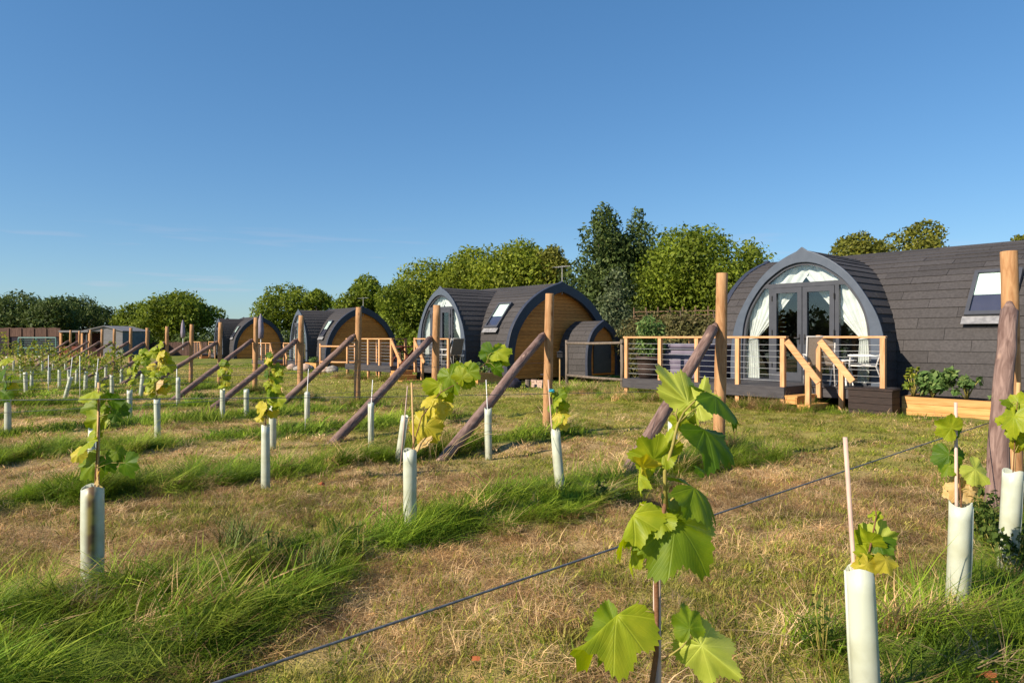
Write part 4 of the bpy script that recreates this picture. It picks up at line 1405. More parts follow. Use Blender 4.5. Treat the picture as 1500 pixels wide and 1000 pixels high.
# pot with bamboo
pp_ = local(C1, -3.35, -1.25, zD)
t = thing('plant_pot', 'large dark brown ribbed pot at the left end of the nearest deck', 'pot', pp_, 0)
part('bowl', MB().lathe([(0, 0), (.25, 0), (.29, .30), (.30, .47), (.335, .47), (.335, .55), (.29, .55), (.28, .46), (0, .46)], 28), M_POT, t, True)
part('soil', MB().lathe([(0, .475), (.279, .47)][::-1], 20), M_SOIL, t)
t = thing('bamboo_plant', 'bushy bamboo growing in the dark pot on the nearest deck', 'plant', pp_ + Vector((0, 0, .46)), 0)
rr = random.Random(5)
mb = MB()
cs = []
for i in range(11):
    a = rr.random() * 6.28; h = rr.uniform(.55, 1.05)
    q = (math.cos(a) * .28 * rr.random(), math.sin(a) * .28 * rr.random())
    mb.tube([(q[0] * .5, q[1] * .5, 0), (q[0], q[1], h * .6), (q[0] * 1.5, q[1] * 1.5, h)], [.008, .006, .003], 5)
    cs += [(q[0] * 1.2, q[1] * 1.2, h * f) for f in (.35, .55, .75, .95)]
part('cane', mb, M_STEMG, t, True)
vs, idx = leaf_cloud(cs, [.16] * len(cs), 2600, .055, seed=9, surf=.1)
link('foliage', np_mesh('foliage', vs, 4, idx, F_SQUASH), t)

# small storage pod beside the second cabin gable
sp_ = P(884, 549, 25.6)
t = thing('storage_pod', 'small round roofed store with dark door in front of the cedar gable', 'shed', sp_, ROTZ + math.pi / 2)
t.scale = (1.1, 1.1, 1.1)
# local y runs back from the door (towards the cabin), x across
spf = resample(SMALL_P, .14)
mb = MB()
pf = [(-x, z) for x, z in spf] + [(x, z) for x, z in reversed(spf[:-1])]
for j in range(len(pf) - 1):
    mb.add([(pf[j][0], 0.02, pf[j][1]), (pf[j + 1][0], .02, pf[j + 1][1]), (pf[j + 1][0], 1.3, pf[j + 1][1]), (pf[j][0], 1.3, pf[j][1])], [(0, 1, 2, 3)])
rf = part('roof', mb, M_SHELL, t, True)
shingle_courses(rf, SMALL_P, .20, lambda s, z: [(.03, 1.3)], .7, 'y', (-1, 1), 0.0)
o4 = [(x + n[0] * .04, z + n[1] * .04) for (x, z), n in zip(spf, prof_normals(spf))]
o4[-1] = (0, 1.87)
part('arch_trim', arch_band(o4, inset(spf, .16), -.05, .05), M_NAVY, t)
i5 = inset(spf, .05)
wl_ = part('front_wall', clip_poly_plate([(-.66, 0), (-.66, 1.0), (0, 1.6), (.66, 1.0), (.66, 0)][::-1], .10, .13), M_CEDAR, t)
z = 0.0
while z < 1.62:
    hb, ht = prof_at(i5, z), prof_at(i5, z + .12)
    if hb > .05:
        part('cladding_plank', MB().add([(-hb, .075, z + .005), (hb, .075, z + .005), (ht, .085, z + .12), (-ht, .085, z + .12), (-hb, .098, z + .005), (hb, .098, z + .005), (ht, .098, z + .12), (-ht, .098, z + .12)],
             [(0, 1, 2, 3), (7, 6, 5, 4), (0, 4, 5, 1), (1, 5, 6, 2), (2, 6, 7, 3), (3, 7, 4, 0)]), M_CEDAR, wl_)
    z += .12
dr = part('door', MB().box(-.44, .44, .03, .072, .06, 1.14), M_FRAME, t, bevel=.01)
part('handle', MB().tube([(.34, .015, .55), (.34, .015, .70)], .012, 6), M_BLACK, dr)

# ------------------------------------------------------------------ low rail fences, wattle, small things on the grass
def rail_fence(label, pts, h, rails, m=M_WEATH):
    t = thing('rail_fence', label, 'fence', pts[0], 0, 'round rail fences')
    o = pts[0]
    for p_ in pts:
        d = p_ - o
        part('post', MB().tube([d + Vector((0, 0, -.3)), d + Vector((.01, 0, h * .5)), d + Vector((0, 0, h))], [.052, .05, .046], 8), m, t, True)
    for p_, q_ in zip(pts[:-1], pts[1:]):
        for rz_ in rails:
            part('rail', MB().tube([p_ - o + Vector((0, -.07, rz_)), (p_ + q_) / 2 - o + Vector((0, -.07, rz_ - .012)), q_ - o + Vector((0, -.07, rz_))], [.042, .04, .037], 7), m, t, True)
    return t
rail_fence('weathered round rail fence left of the nearest deck', [G(830, 21.5), G(911, 18.6)], 1.52, (.42, 1.42))
rail_fence('pale round rail fence beside the third cabin', [G(469, 31.5), G(520, 30.0)], 1.45, (.62, 1.33), M_PINE)

t = thing('wattle_fence', 'brown woven wattle screen behind the nearest deck', 'fence', G(928, 27), 0)
w0, w1 = G(928, 27) - G(928, 27), G(1075, 25.5) - G(928, 27)
for i in range(9):
    c_ = w0.lerp(w1, i / 8)
    part('stake', MB().tube([c_ + Vector((0, 0, -.2)), c_ + Vector((.02, 0, 2.85))], .03, 6), M_WICKER, t)
for i in range(5):
    z = 2.15 + i * .13 + random.uniform(-.03, .03)
    pts = []
    for j in range(33):
        c_ = w0.lerp(w1, j / 32)
        pts.append(c_ + Vector((0, .035 * math.cos(math.pi * (j / 4) + math.pi * (i % 2)), z + .012 * math.sin(j * 1.7 + i))))
    part('withy', MB().tube(pts, .026, 5), M_WICKER, t, True)
hedge('climber', 'straw coloured climber and weeds growing through the wattle screen', G(932, 26.3), G(1070, 25.2), 3.35, .6, F_REED, 42000, 51, .085, cat='plant')

t = thing('path_lamp', 'short black path lamp on a thin wooden stake by the cedar gable', 'lamp', G(820, 22.5), 0)
part('stake', MB().tube([(0, 0, -.1), (0, 0, .95)], .022, 6), M_BAMBOO, t)
part('lantern', MB().box(-.085, .085, -.085, .085, .96, 1.12).add([(-.11, -.11, 1.122), (.11, -.11, 1.122), (.11, .11, 1.122), (-.11, .11, 1.122), (0, 0, 1.19)], [(0, 3, 2, 1), (0, 1, 4), (1, 2, 4), (2, 3, 4), (3, 0, 4)]), M_BLACK, t)

def lump(name, label, cat, loc, sx, sy, sz, m, seed, group=None):
    r = random.Random(seed)
    mb = MB()
    n, k = 14, 9
    vs = []
    for i in range(k + 1):
        th = math.pi * i / k
        for j in range(n):
            ph = 2 * math.pi * j / n
            w_ = 1 + .22 * (float(vnoise(math.cos(ph) * 1.5 + seed * 3.1 + 20, math.sin(ph) * 1.5 + th * 1.7 + 9)) - .5) * 2
            vs.append((sx * w_ * math.sin(th) * math.cos(ph), sy * w_ * math.sin(th) * math.sin(ph), sz * .8 + sz * w_ * math.cos(th)))
    fs = [(i * n + j, (i + 1) * n + j, (i + 1) * n + (j + 1) % n, i * n + (j + 1) % n) for i in range(k) for j in range(n)]
    o = link(name, MB().add(vs, fs).mesh(name, m, True), None, loc)
    tag(o, label, cat, group)
    return o
lump('bin_bag', 'dark crumpled bag lying on the grass before the second cabin', 'bag', G(752, 21.5), .24, .2, .2, M_BAG, 3)
t = thing('log_stump', 'small upright log stump on the grass beside the dark bag', 'stump', G(773, 21.8), 0)
part('log', MB().tube([(0, 0, 0), (0, 0, .26)], [.085, .08], 10), M_WEATH, t)
t = thing('brick_pile', 'low pale brick fire ring on the grass near the cedar gable', 'bricks', G(789, 22.0), ROTZ)
for i in range(4):
    for j in range(3):
        part('brick', MB().box(-.26 + i * .135, -.135 + i * .135, -.1 + (j % 2) * .012, .0 + (j % 2) * .012, j * .085, j * .085 + .078), M_BRICK, t, rot=(0, 0, random.uniform(-.08, .08)))
for i, (x, y, s) in enumerate([(428, 36, .28), (436, 35.2, .22), (447, 34.5, .32), (452, 35.8, .26), (478, 33.6, .24), (486, 33.0, .30)]):
    lump('boulder', ['pale stone at the left of the stones by the third cabin', 'second stone from the left by the third cabin', 'large pale stone in the middle of the stones by the third cabin', 'dark topped stone behind the large pale one', 'stone just left of the rail fence by the third cabin', 'rounded stone at the foot of the rail fence by the third cabin'][i],
         'stone', G(x, y), s, s * .8, s * .7, M_STONE if i % 2 else M_BRICK, 20 + i, 'stones by the third cabin')

# closed parasol on the farthest deck
t = thing('closed_parasol', 'closed mauve parasol standing on the farthest deck', 'parasol', P(268, 512, 58.5), 0)
part('pole', MB().tube([(0, 0, 0), (0, 0, 2.5)], .03, 6), M_WHITE, t)
part('canopy', MB().lathe([(.03, 2.55), (.13, 2.2), (.19, 1.5), (.16, 1.05), (.05, 1.0)][::-1], 12), M_PARASOL, t, True)
t2 = thing('closed_parasol', 'closed mauve parasol standing on the deck by the third cabin', 'parasol', P(382, 520, 42.0), 0)
part('pole', MB().tube([(0, 0, 0), (0, 0, 2.5)], .03, 6), M_WHITE, t2)
part('canopy', MB().lathe([(.03, 2.55), (.13, 2.2), (.19, 1.5), (.16, 1.05), (.05, 1.0)][::-1], 12), M_PARASOL, t2, True)

# ------------------------------------------------------------------ far left: fence, goal, shed
YF = 68.0
t = thing('boarded_fence', 'long brown boarded fence with dark lower panels at the left edge', 'fence', G(-60, YF), 0)
o0 = G(-60, YF)
x = 0.0
xl = G(86, YF).x - o0.x
zt = P(0, 480, YF).z - o0.z; zm = P(0, 493, YF).z - o0.z
k = 0
while x < xl:
    part('board', MB().box(x, x + .36, -.03, .0, zm + .0, zt + .03 * math.sin(k * 2.1)), M_FENCEB, t)
    x += .375; k += 1
for i in range(8):
    xa = xl * i / 8
    part('dark_panel', MB().box(xa, xa + xl / 8 - .03, .03, .06, 0, zm + .05), M_DKPANEL, t)  # dark panels closing the fence below the brown boards
    part('post', MB().box(xa - .06, xa + .06, -.1, -.032, -.2, zt - .05), M_FENCEB, t)

t = thing('football_goal', 'teal metal goal frame with net before the brown fence', 'goal', G(27, 64), 0)
g1 = G(82, 63) - G(27, 64)
hh = P(0, 494.5, 64).z - G(27, 64).z
for f in (0, .48, 1):
    part('upright', MB().tube([g1 * f, g1 * f + Vector((0, 0, hh))], .06, 6), M_TEAL, t)
part('crossbar', MB().tube([Vector((0, 0, hh)), g1 + Vector((0, 0, hh))], .055, 6), M_TEAL, t)
part('lower_bar', MB().tube([Vector((0, .1, hh * .45)), g1 + Vector((0, .1, hh * .45))], .03, 5), M_TEAL, t)
nb = MB()
for i in range(23):
    q = g1 * (i / 22)
    nb.tube([q + Vector((0, 0, hh)), q + Vector((0, 1.2, 0))], .012, 3, False)
for i in range(9):
    f = i / 8
    nb.tube([Vector((0, 1.2 * (1 - f), hh * f)), g1 + Vector((0, 1.2 * (1 - f), hh * f))], .012, 3, False)
part('net', nb, M_TEAL, t)

YS = 62.0
so = G(150, YS)
t = thing('garden_shed', 'pale grey boarded shed with shallow gable and dark open bay', 'shed', so, 0)
def sx(px):
    return (px - 750) / F * YS - so.x
def sz(py):
    return CAM_H + (HOR - py) / F * YS - so.z
zt_, ze_ = sz(478), sz(485.5)
nbd = 18
x0_, x1_ = sx(147), sx(179.5)
for i in range(nbd):
    za, zb = ze_ * i / nbd, ze_ * (i + 1) / nbd
    part('shed_board', MB().box(x0_, x1_, -.0 - .012 * (i % 1), .04, za + .006, zb), M_SHED, t)
part('gable_board', MB().add([(sx(122), 0, ze_ + .01), (x1_, 0, ze_ + .01), (sx(153), 0, zt_ - .02), (sx(122), .04, ze_ + .01), (x1_, .04, ze_ + .01), (sx(153), .04, zt_ - .02)],
     [(0, 1, 2), (5, 4, 3), (0, 3, 4, 1), (1, 4, 5, 2), (2, 5, 3, 0)]), M_SHED, t)
part('side_wall', MB().add([(x1_ + .003, .0, 0), (x1_ + .6, 3.5, 0), (x1_ + .6, 3.5, ze_), (x1_ + .003, .0, ze_), (x1_ - .04, .03, 0), (x1_ + .55, 3.55, 0), (x1_ + .55, 3.55, ze_), (x1_ - .04, .03, ze_)],
     [(0, 1, 2, 3), (7, 6, 5, 4), (0, 4, 5, 1), (3, 2, 6, 7), (1, 5, 6, 2), (0, 3, 7, 4)]), M_SHEDB, t)
rb = MB()
for (xa, za, xb, zb) in ((sx(153), zt_, sx(181), ze_), (sx(120), ze_, sx(153), zt_)):
    rb.add([(xa, -.15, za), (xb, -.15, zb), (xb + .55, 3.6, zb), (xa + .55, 3.6, za), (xa, -.15, za + .07), (xb, -.15, zb + .07), (xb + .55, 3.6, zb + .07), (xa + .55, 3.6, za + .07)],
           [(0, 3, 2, 1), (4, 5, 6, 7), (0, 1, 5, 4), (1, 2, 6, 5), (2, 3, 7, 6), (3, 0, 4, 7)])
part('roof', rb, M_SHED, t)
part('lean_to_roof', MB().box(sx(88), sx(131), -.2, 2.5, sz(486.5), sz(484)), M_SHED, t)
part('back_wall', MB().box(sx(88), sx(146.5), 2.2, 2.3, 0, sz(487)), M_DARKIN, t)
for px in (89.5, 120.5, 131.5):
    part('timber_post', MB().box(sx(px) - .09, sx(px) + .09, -.12, .06, 0, sz(487)), M_PINE, t)
part('low_wall', MB().box(sx(90.8), sx(119), -.02, .05, 0, sz(507)), M_RUST, t)
part('door_frame', MB().box(sx(122), sx(123), -.02, .05, 0, sz(488)).box(sx(126), sx(127), -.02, .05, 0, sz(488)).box(sx(123), sx(126), -.02, .05, 0, .25), M_SHEDB, t)
t = thing('picnic_bench', 'red brown bench with slatted back before the shed bay', 'bench', G(98, 60.5), 0)
for i in range(3):
    part('slat', MB().box(-.8, .8, -.3 + i * .16, -.16 + i * .16, .45, .49), M_RUST, t)
for i in range(2):
    part('slat', MB().box(-.8, .8, .24, .28, .58 + i * .17, .72 + i * .17), M_RUST, t)
for s in (-.7, .7):
    part('leg', MB().box(s - .05, s + .05, -.3, -.22, 0, .448), M_RUST, t)
    part('leg', MB().box(s - .05, s + .05, .2, .238, 0, .90), M_RUST, t)

t = thing('low_fence', 'low red brown boarded fence right of the grey shed', 'fence', G(191, 66), 0)
o0 = G(191, 66); xl = (G(300, 66) - o0).x
k = 0; x = 0
while x < xl:
    part('board', MB().box(x, x + .26, 0, .03, 0, 1.32 + .02 * math.sin(k * 1.7)), M_FENCEB, t)
    x += .275; k += 1

# ------------------------------------------------------------------ end posts, struts and wires
POSTS = [(1487, 368), (1055, 400), (803, 430), (638, 447), (524, 450), (440, 462), (374, 465), (322, 472), (280, 475), (244, 478), (215, 480), (191, 480), (167, 481.5), (149, 482), (132, 483), (116, 484.5), (103, 483.5)]
ORD = ['nearest', 'second', 'third', 'fourth', 'fifth', 'sixth', 'seventh', 'eighth', 'ninth', 'tenth', 'eleventh', 'twelfth', 'thirteenth', 'fourteenth', 'fifteenth', 'sixteenth', 'farthest']
PWHERE = ['at the right edge before the roof window', 'before the deck with the hot tub', 'before the cedar gable of the second cabin', 'before the arch of the second cabin', 'before the third cabin gable', 'before the third cabin arch', 'at the right of the farthest cabin', 'at the left of the farthest cabin']
post_pts = []
def log_mesh(name, p, q, r0, r1, m, wob=.006, seg=9, n=14, seed=0, cut=None):
    r = random.Random(seed)
    p, q = Vector(p), Vector(q)
    pts, rad = [], []
    for i in range(seg + 1):
        f = i / seg
        pts.append(p.lerp(q, f) + Vector((r.uniform(-wob, wob), r.uniform(-wob, wob), 0)) * (0 if i in (0,) else 1))
        rad.append((r0 + (r1 - r0) * f) * (1 + r.uniform(-.02, .02)))
    return MB().tube(pts, rad, n)
for i, (px, py) in enumerate(POSTS):
    D = 6.0 if i == 0 else 9400.0 / (px + 120)
    top = P(px + (-9 if i == 0 else 3 * 8 / D), py, D)
    base = G(px - (0 if i == 0 else 3 * 8 / D), D)
    zb = float(ground_z(base.x, base.y))
    base = Vector((base.x, base.y, zb))
    post_pts.append((base, top))
    where = PWHERE[i] if i < len(PWHERE) else 'in the far left part of the line'
    t = thing('end_post', '%s upright round post of the line, %s' % (ORD[i], where), 'post', base, 0, 'upright end posts of the vine rows')
    part('shaft', log_mesh('shaft', (0, 0, -.3), top - base, .071, .066, M_POST, .003, seed=i, n=16 if i < 6 else 8), M_POST, t, True, bevel=0.006 if i < 3 else 0)
    if i < 7:
        bl = MB()
        zz = (top.z - base.z) * .42
        bl.tube([(-.09, .0, zz), (.09, .0, zz)], .007, 6)
        part('bolt', bl, M_WIRE, t)
    # strut: leans on the post, foot out along the row
    a_, b_ = AB(base.x, base.y)
    SP = {0: ((1480, 452), None), 1: ((1052, 468), (908, 712)), 2: ((798, 491), (645, 674)), 3: ((633, 496), (485, 646)), 4: ((520, 502), (398, 604)), 5: ((437, 503), (309, 599)), 6: ((371, 505), (249, 588))}
    if i == 0:
        foot = G(1456, 5.05)
        head = P(1478, 456, D - .13)
    else:
        frac = 0.335
        zh = base.z + (top.z - base.z) * (1.49 / 2.16)
        head = Vector((base.x, base.y, zh)) - Vector((VX, VY, 0)) * .10
        if i in SP:
            fx, fy = SP[i][1]
            Yf = depth_of(fy, 0.0)
            foot = G(fx, Yf)
        else:
            q = W(row_a(i - 1, 4.75) , 4.75)
            foot = Vector((q.x + base.x - W(row_a(i - 1, b_), b_).x, q.y + base.y - W(row_a(i - 1, b_), b_).y, 0))
            foot.z = float(gz(foot.x, foot.y))
    foot.z = float(ground_z(foot.x, foot.y)) - .04
    s = thing('strut', 'weathered brown strut propping the %s upright post' % ORD[i], 'strut', foot, 0, 'diagonal struts of the end posts')
    d = head - foot
    L = d.length
    qt = d.to_track_quat('Z', 'Y')
    me = log_mesh('log', (0, 0, -.15), (0, 0, L), .072 if i else .080, .062 if i else .066, M_STRUT, .006, 11, seed=50 + i)
    # pointed, cut top
    me.tube([(0, 0, L), (0, 0.012, L + .09)], [.06, .022], 14)
    o = part('log', me, M_STRUT, s, True)
    o.rotation_euler = qt.to_euler()

# wires along the rows, from the end posts out past the left edge
for k in range(-1, 10):
    base, top = post_pts[k + 1]
    if k == -1:
        p1 = P(1480, 609, 5.95)
        far = P(1370, 645, 4.55)
        p0 = P(315, 1000, 1.50)
        ext = p0 + (p0 - p1) * .35
        w = MB().tube([p1, far, P(890, 806, 2.38), p0, ext], .0036, 6)
        o = link('trellis_wire', w.mesh('trellis_wire', M_WIRE, True))
        tag(o, 'thick grey fruiting wire crossing the foreground up to the right edge post', 'wire', 'trellis wires')
        continue
    a_, b_ = AB(base.x, base.y)
    rank = ORD[k + 1]
    for hgt in ((.80,) if k > 2 or k == 0 else (.80, 1.05)):
        b0 = -2.0 if k < 3 else 0.5
        e = W(row_a(k, b0) + (a_ - row_a(k, b_)), b0)
        e.z = float(gz(e.x, e.y)) + hgt
        st = Vector((base.x, base.y, base.z + hgt))
        if k == 0:
            st.z -= .05; e.z += .42
        mid = (st + e) / 2 - Vector((0, 0, .02))
        o = link('trellis_wire', MB().tube([st, mid, e], .0022 if k < 3 else .003, 4).mesh('trellis_wire', M_WIRE, True))
        tag(o, '%sthin wire running from the %s upright post along its row' % ('' if k > 2 or k == 0 else 'lower ' if hgt < .9 else 'upper ', rank), 'wire', 'trellis wires')

# ------------------------------------------------------------------ vine leaves
def leaf_mesh(name, m, fold=.25, droop=.3, wave=.06, nth=64, rings=4, seed=0, lobes=1.0):
    r = random.Random(seed)
    ph = [r.random() * 6.28 for _ in range(4)]
    twist = r.uniform(-.45, .45); curl = r.uniform(.05, .28)
    def rad(th):
        a = abs(th)
        v = .60
        for c, amp, wd in ((0, .40, .34), (.95, .30, .36), (1.95, .16, .42)):
            v = max(v, .60 + amp * lobes * math.exp(-((a - c) / wd) ** 2))
        # notch where the stalk joins
        if a > 2.45:
            v *= max(.10, 1 - ((a - 2.45) / .69) ** 1.6 * .92)
        return v
    vs, uvs, fs = [(0, 0, 0)], [(0, 0)], []
    for ri in range(1, rings + 1):
        f = ri / rings
        for k in range(nth):
            th = -math.pi + 2 * math.pi * (k + .5) / nth
            rr = rad(th)
            if ri == rings and nth >= 32:
                rr *= 1 + (.055 if k % 2 else -.035) * (1 + .4 * math.sin(k * 1.9 + ph[0]))
            rr *= f
            x, y = rr * math.sin(th), rr * math.cos(th)
            z = -fold * abs(x) ** 1.15 - droop * (max(0, y) ** 2) * .8 - .10 * droop * (x * x)
            z += wave * rr * rr * (math.sin(th * 5 + ph[1]) + .6 * math.sin(th * 3 + ph[2])) + .3 * wave * rr * math.sin(th * 9 + ph[3])
            z += twist * x * y + curl * max(0.0, rr - .45) ** 2 * (1 + math.sin(th * 2 + ph[0])) * 1.6
            z += wave * 1.4 * rr ** 3 * math.sin(th * 7 + ph[2]) * .6
            vs.append((x, y, z)); uvs.append((x, y))
    for k in range(nth):
        k2 = (k + 1) % nth
        if k != nth - 1:
            fs.append((0, 1 + k2, 1 + k))
        for ri in range(rings - 1):
            a, b = 1 + ri * nth, 1 + (ri + 1) * nth
            if k != nth - 1:
                fs.append((a + k, a + k2, b + k2, b + k))
    me = bpy.data.meshes.new(name)
    me.from_pydata(vs, [], fs)
    uv = me.uv_layers.new(name='UVMap')
    li = np.empty(len(me.loops), np.int32)
    me.loops.foreach_get('vertex_index', li)
    uv.data.foreach_set('uv', np.asarray(uvs, np.float32)[li].ravel())
    me.polygons.foreach_set('use_smooth', [True] * len(me.polygons))
    me.materials.append(m)
    me.update()
    return me

LEAF_LIB = {}
def leaf_variant(key, v, lowres=False):
    kk = (key, v, lowres)
    if kk not in LEAF_LIB:
        r = random.Random(v * 13 + 5)
        LEAF_LIB[kk] = leaf_mesh('leaf', LEAF[key], r.uniform(.1, .55), r.uniform(.15, .6), r.uniform(.07, .15), 24 if lowres else 48, 2 if lowres else 3, v, .65)
    return LEAF_LIB[kk]

def place_leaf(parent, me, base, ydir, normal, sx_, sy_):
    y = Vector(ydir).normalized()
    n = Vector(normal)
    n = (n - y * n.dot(y)).normalized()
    x = y.cross(n)
    M = Matrix(((x.x, y.x, n.x), (x.y, y.y, n.y), (x.z, y.z, n.z))).to_4x4()
    o = link('leaf', me, parent)
    o.matrix_basis = Matrix.Translation(base) @ M @ Matrix.Diagonal((sx_, sy_, sy_, 1))
    return o

# -------- the foreground vine
HY = 1.50
ST = {'c': P(962, 900, HY)}
foot = G(966, HY); foot.z = float(ground_z(foot.x, foot.y))
hero = thing('grape_vine', 'large young grapevine in the centre foreground, cut by the lower frame edge', 'vine', foot, 0, 'young grape vines')
def hp(px, py, Y=HY):
    return P(px, py, Y) - foot
mb = MB()
mb.tube([hp(966, 1250), hp(955, 1000), hp(961, 960), hp(962, 900), hp(961, 812, HY - .012), hp(967, 770), hp(975, 736)],
        [.007, .0062, .006, .0055, .0055, .0052, .0050], 8)
part('stem', mb, M_STEM, hero, True)
part('shoot', MB().tube([hp(975, 742), hp(974, 690), hp(986, 650), hp(993, 620), hp(1002, 603)], [.0052, .0044, .0038, .003, .002], 8), M_STEMG, hero, True)
mb = MB()
for a, b, c in (((993, 620), (1006, 608), (1019, 598)), ((989, 650), (1004, 636), (1020, 621)), ((973, 686), (966, 681), (961, 677)), ((982, 733), (994, 722), (1005, 712)),
                ((960, 897), (945, 894), (922, 899)), ((970, 968), (1000, 946), (1012, 930)), ((993, 617), (990, 606), (992, 598)), ((1002, 603), (1020, 585), (1034, 573)), ((968, 760), (950, 742), (938, 738))):
    part('leaf_stalk', MB().tube([hp(*a), hp(*b), hp(*c)], [.0022, .0018, .0015], 6), M_STEMG, hero, True)
tk = MB().tube([hp(966, 830), hp(973, 838), hp(979, 828), hp(978, 818), hp(974, 822)], [.002, .0018, .0014, .001, .0008], 5)
part('tendril', tk, M_STEMG, hero, True)
# base px, tip px, tip depth change, normal, width factor, fold, droop, wave, colour
HL = [
    ((1019, 603), (964, 538), .02, (-.50, -.70, .45), .38, .70, .25, .11, 'p'),
    ((1019, 602), (1034, 556), .03, (-.55, -.75, .20), .55, .30, .2, .07, 'p'),
    ((1036, 574), (1094, 602), .03, (.10, -.42, .90), .55, .35, .55, .06, 'd'),
    ((1018, 621), (1086, 662), .00, (.12, -.45, .88), .62, .40, .45, .06, 'd'),
    ((962, 680), (938, 642), -.02, (-.45, -.70, .50), .75, .35, .15, .07, 'l'),
    ((968, 672), (984, 626), .02, (-.5, -.8, .3), .50, .3, .2, .07, 'l'),
    ((946, 686), (924, 670), -.03, (-.75, -.35, .50), .50, .6, .5, .09, 'y'),
    ((936, 690), (933, 722), -.03, (-.80, -.40, .30), .42, .6, .4, .09, 'l'),
    ((1003, 708), (1070, 738), .02, (.10, -.42, .90), .62, .45, .85, .07, 'g'),
    ((936, 742), (893, 803), -.04, (-.82, -.35, .35), .45, .65, .2, .10, 'l'),
    ((930, 800), (918, 840), -.02, (-.7, -.6, .3), .42, .5, .4, .10, 'l'),
    ((974, 748), (1048, 822), -.06, (-.10, -.50, .84), .88, .55, .40, .09, 'g'),
    ((972, 750), (934, 766), -.02, (-.3, -.5, .8), .8, .3, .3, .06, 'l'),
    ((920, 888), (838, 950), -.05, (-.52, -.35, .78), .44, .85, .55, .13, 'l'),
    ((906, 905), (884, 978), -.03, (.25, -.90, .10), .55, .35, .3, .09, 'g'),
    ((1014, 934), (1084, 990), -.05, (-.50, -.55, .60), .58, .75, .55, .10, 'p'),
    ((1012, 928), (1003, 884), .02, (.1, -.9, .3), .7, .3, .3, .07, 'g'),
    ((992, 612), (1003, 636), .0, (-.4, -.8, .3), .6, .3, .4, .07, 'l'),
    ((1030, 692), (1016, 680), .0, (.2, -.6, .7), .5, .3, .3, .06, 'd'),
]
for i, (bp_, tp_, dY, nrm, wf, fo, dr_, wv, key) in enumerate(HL):
    b_ = hp(*bp_); q_ = hp(tp_[0], tp_[1], HY + dY)
    L = (q_ - b_).length
    place_leaf(hero, leaf_mesh('leaf', LEAF[key], fo, dr_, wv * 1.5, 84, 5, i + 3, .80), b_ + (q_ - b_) * .20, q_ - b_, nrm, L * wf * 1.15, L * .92)
cn = thing('support_cane', 'pinkish cane behind the stem of the large foreground vine', 'cane', G(966, HY + .015), 0, 'support canes')
part('rod', MB().tube([Vector((0, 0, -.1)), P(962, 803, HY + .015) - G(966, HY + .015)], .0088, 8), M_CANE, cn, True)

# -------- guards, canes and vines
def guard(label, px, ytop, ybase=None, lean=0.0, h=.60, w=.046, group='white vine guards', dark=False, sides=14, Y=None):
    if Y is None:
        Y = depth_of(ytop, h)
        if ybase:
            Y = .6 * Y + .4 * depth_of(ybase, 0)
    top = P(px, ytop, Y)
    bx = top.x - lean / F * Y
    zb = float(ground_z(bx, Y))
    base = Vector((bx, Y, zb))
    t = thing('vine_guard', label, 'tree guard', base, 0, group)
    ax = (top - base)
    L = ax.length
    n = sides
    r_ = w * random.uniform(.94, 1.05)
    prof = []
    vs, fs = [], []
    rng_ = random.Random(int(px * 7 + ytop))
    segs = 8
    for i in range(segs + 1):
        f = i / segs
        for k in range(n):
            a = 2 * math.pi * k / n
            rr = r_ * (1 + .05 * math.cos(2 * a + f * 3 + px) + rng_.uniform(-.012, .012))
            vs.append((rr * math.cos(a), rr * math.sin(a), -.05 + (L + .05) * f + (.012 * math.sin(a * 2 + px) if i == segs else 0)))
    for i in range(segs):
        for k in range(n):
            k2 = (k + 1) % n
            fs.append((i * n + k, i * n + k2, (i + 1) * n + k2, (i + 1) * n + k))
    # inner face of the open tube
    m0 = len(vs)
    for i in (segs, 2):
        for k in range(n):
            v = vs[i * n + k]
            vs.append((v[0] * .94, v[1] * .94, v[2]))
    for k in range(n):
        k2 = (k + 1) % n
        fs.append((segs * n + k, segs * n + k2, m0 + k2, m0 + k))
        fs.append((m0 + k, m0 + k2, m0 + n + k2, m0 + n + k))
    o = part('sleeve', MB().add(vs, fs), M_TUBE_STAIN if dark else M_TUBE, t, True)
    o.rotation_euler = ax.to_track_quat('Z', 'Y').to_euler()
    if Y < 9:
        # pleat and ties
        sm = MB().tube([(r_ * .98, 0, .0), (r_ * 1.07, 0, L * .5), (r_ * .98, 0, L - .01)], .006, 5)
        s_ = part('seam', sm, M_TUBE, t, True)
        s_.rotation_euler = (ax.to_track_quat('Z', 'Y').to_matrix() @ Matrix.Rotation(-2.0, 3, 'Z')).to_euler()
    return t, top, Y

def cane(label, px0, py0, px1, py1, Y, r=.007, m=None, group='support canes'):
    p_ = P(px0, py0, Y); q_ = P(px1, py1, Y)
    g = G(px0, Y)
    d = (q_ - p_).normalized()
    st = p_ - d * ((p_.z - g.z + .05) / max(.3, d.z))
    t = thing('support_cane', label, 'cane', st, 0, group)
    part('rod', MB().tube([Vector((0, 0, 0)), q_ - st], r, 7), m or M_CANE, t, True)
    return t

def rand_n(r, bias=(-.35, -.65, .45)):
    return Vector((bias[0] + r.uniform(-.55, .55), bias[1] + r.uniform(-.4, .4), bias[2] + r.uniform(-.4, .5)))

